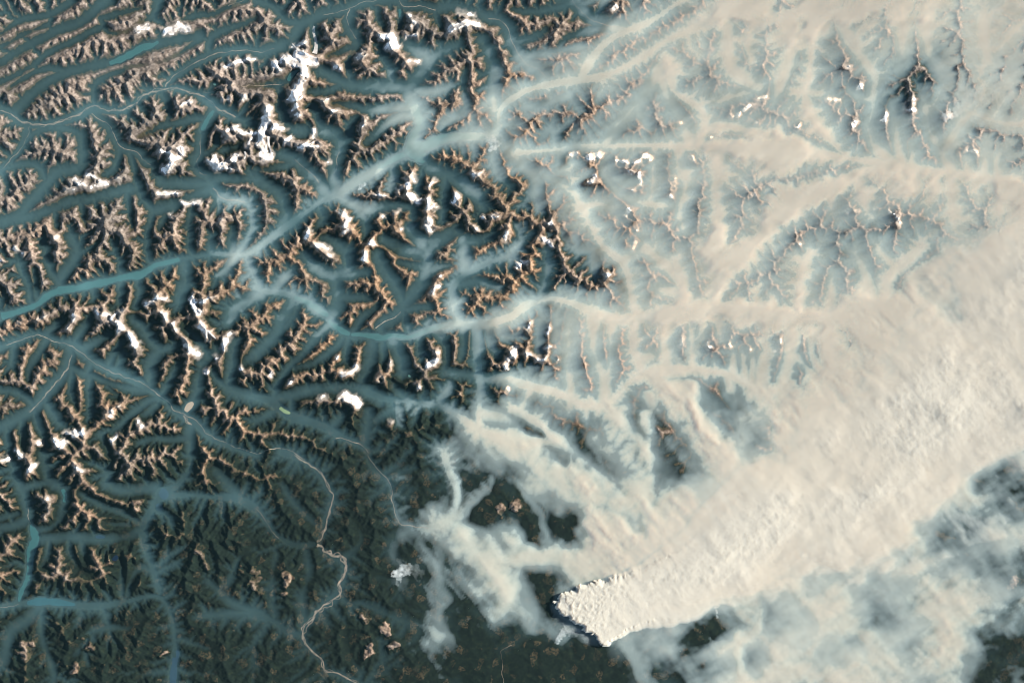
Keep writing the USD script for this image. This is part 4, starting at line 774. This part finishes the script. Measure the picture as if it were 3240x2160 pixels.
# ---- the small fires ----
def lumps(name, spots, look, label):
    """A rising puff of smoke: (column, row, radius, thickness) in pixels of the photograph and km."""
    c = np.array([[(a - 1620) * KM, (1080 - b) * KM] for a, b, _, _ in spots]); r = np.array([q[2] * KM for q in spots]); t = np.array([q[3] for q in spots])
    step = .12; x = np.arange(c[:, 0].min() - 5, c[:, 0].max() + 5, step); y = np.arange(c[:, 1].min() - 5, c[:, 1].max() + 5, step); X, Y = np.meshgrid(x, y)
    wx, wy = X + .9 * vnoise(X, Y, 1.7, 120, 4, .6), Y + .9 * vnoise(X, Y, 1.7, 121, 4, .6)
    T = np.zeros(X.shape)
    for (cx, cy), rr, tt in zip(c, r, t): T = np.maximum(T, tt * np.sqrt(np.clip(1 - ((wx - cx) ** 2 + (wy - cy) ** 2) / rr ** 2, 0, 1)))
    T = T * (1 + .25 * (1 - 2 * np.abs(vnoise(X, Y, 1.1, 122, 3))) + .3 * vnoise(X, Y, .7, 123, 3)) - .05; T[T < 0] = 0
    g = ndi.map_coordinates(zs, [(Y + HY) / .46, (X + HX) / .46], order=1, mode="nearest"); base = ndi.gaussian_filter(ndi.maximum_filter(g, 9), 9) + .35
    keep = T > .004; keep = keep[:-1, :-1] | keep[1:, :-1] | keep[:-1, 1:] | keep[1:, 1:]
    tag(put(name, *body(x, y, base + .8 * T + .001, base - .2 * T - .001, keep), look), label, "smoke plume")
white_look = air("white_smoke", (.80, .95, 1.0), (.01, .02, .05), .65, -.3)
wisp_look = air("wisp_smoke", (.60, .86, 1.0), (.01, .02, .04), .8, -.3)
lumps("fire_smoke_plume_001", [(1247, 1822, 10, .5), (1256, 1812, 16, .6), (1270, 1806, 18, .45), (1288, 1796, 16, .3), (1302, 1790, 14, .16), (1256, 1836, 12, .3), (1318, 1800, 18, .10), (1330, 1815, 20, .08), (1275, 1782, 20, .08), (1250, 1850, 9, .12)], white_look, "small white smoke puff over dark forest west of the great plume")
lumps("fire_smoke_plume_002", [(1557, 478, 8, .4), (1560, 464, 13, .40), (1566, 452, 16, .34), (1556, 444, 18, .22), (1545, 430, 22, .10), (1572, 436, 20, .12)], white_look, "small bluish smoke puff at the east end of the turquoise lake")
lumps("fire_smoke_plume_003", [(2984, 380, 13, .5), (2997, 368, 16, .5), (3010, 366, 14, .3), (3030, 350, 22, .20), (3055, 325, 26, .18), (3090, 300, 34, .15), (3130, 290, 40, .12), (3050, 290, 30, .10), (3170, 275, 44, .10)], white_look, "pale blue smoke drifting off a ridge near the upper right corner")
lumps("fire_smoke_plume_004", [(1760, 2030, 7, .4), (1764, 2018, 10, .45), (1774, 2008, 12, .40), (1788, 1998, 14, .35), (1806, 1994, 15, .28), (1826, 2000, 16, .18), (1850, 2010, 18, .12), (1790, 1978, 14, .15)], white_look, "thin white smoke trail just below the head of the great plume")
lumps("fire_smoke_plume_005", [(2270, 1945, 6, .3), (2271, 1930, 8, .35), (2268, 1912, 10, .35), (2262, 1890, 12, .3), (2256, 1868, 14, .25), (2250, 1845, 14, .2)], white_look, "slim upright smoke column under the plume's lower edge")
lumps("fire_smoke_plume_006", [(1880, 1046, 12, .28), (1890, 1036, 12, .22), (1868, 1038, 14, .12), (1950, 1010, 22, .10), (1980, 1005, 20, .10)], white_look, "faint bright smoke patch over the smoky central valley")
lumps("fire_smoke_plume_007", [(1084, 668, 7, .2), (1090, 660, 8, .18), (1078, 662, 7, .10)], wisp_look, "tiny smoke puff on the valley floor west of the turquoise lake")
lumps("fire_smoke_plume_008", [(1149, 596, 6, .35), (1151, 590, 6, .28)], white_look, "tiny white smoke dot beside the long turquoise valley")
say("small plumes")
# ---- haze: the air itself, round the camera and everything below it ----
ex, ey = bx[-1] + 20, by[-1] + 20
q = np.array([[x, y, h] for h in (-1.5, 402.0) for y in (-ey, ey) for x in (-ex, ex)])
qf = np.array([[0, 2, 3], [0, 3, 1], [4, 5, 7], [4, 7, 6], [0, 1, 5], [0, 5, 4], [2, 6, 7], [2, 7, 3], [0, 4, 6], [0, 6, 2], [1, 3, 7], [1, 7, 5]])
haze_look = usdkit.material(stage, "/World/Looks/haze", {"v": ("principled_volume", {"color": (.35, .80, 1.0), "density": .004 / 400000., "anisotropy": -.2})}, [], volume="v.volume")
tag(put("haze", q, qf, haze_look), "faint blue air between the camera and the land", kind="stuff")
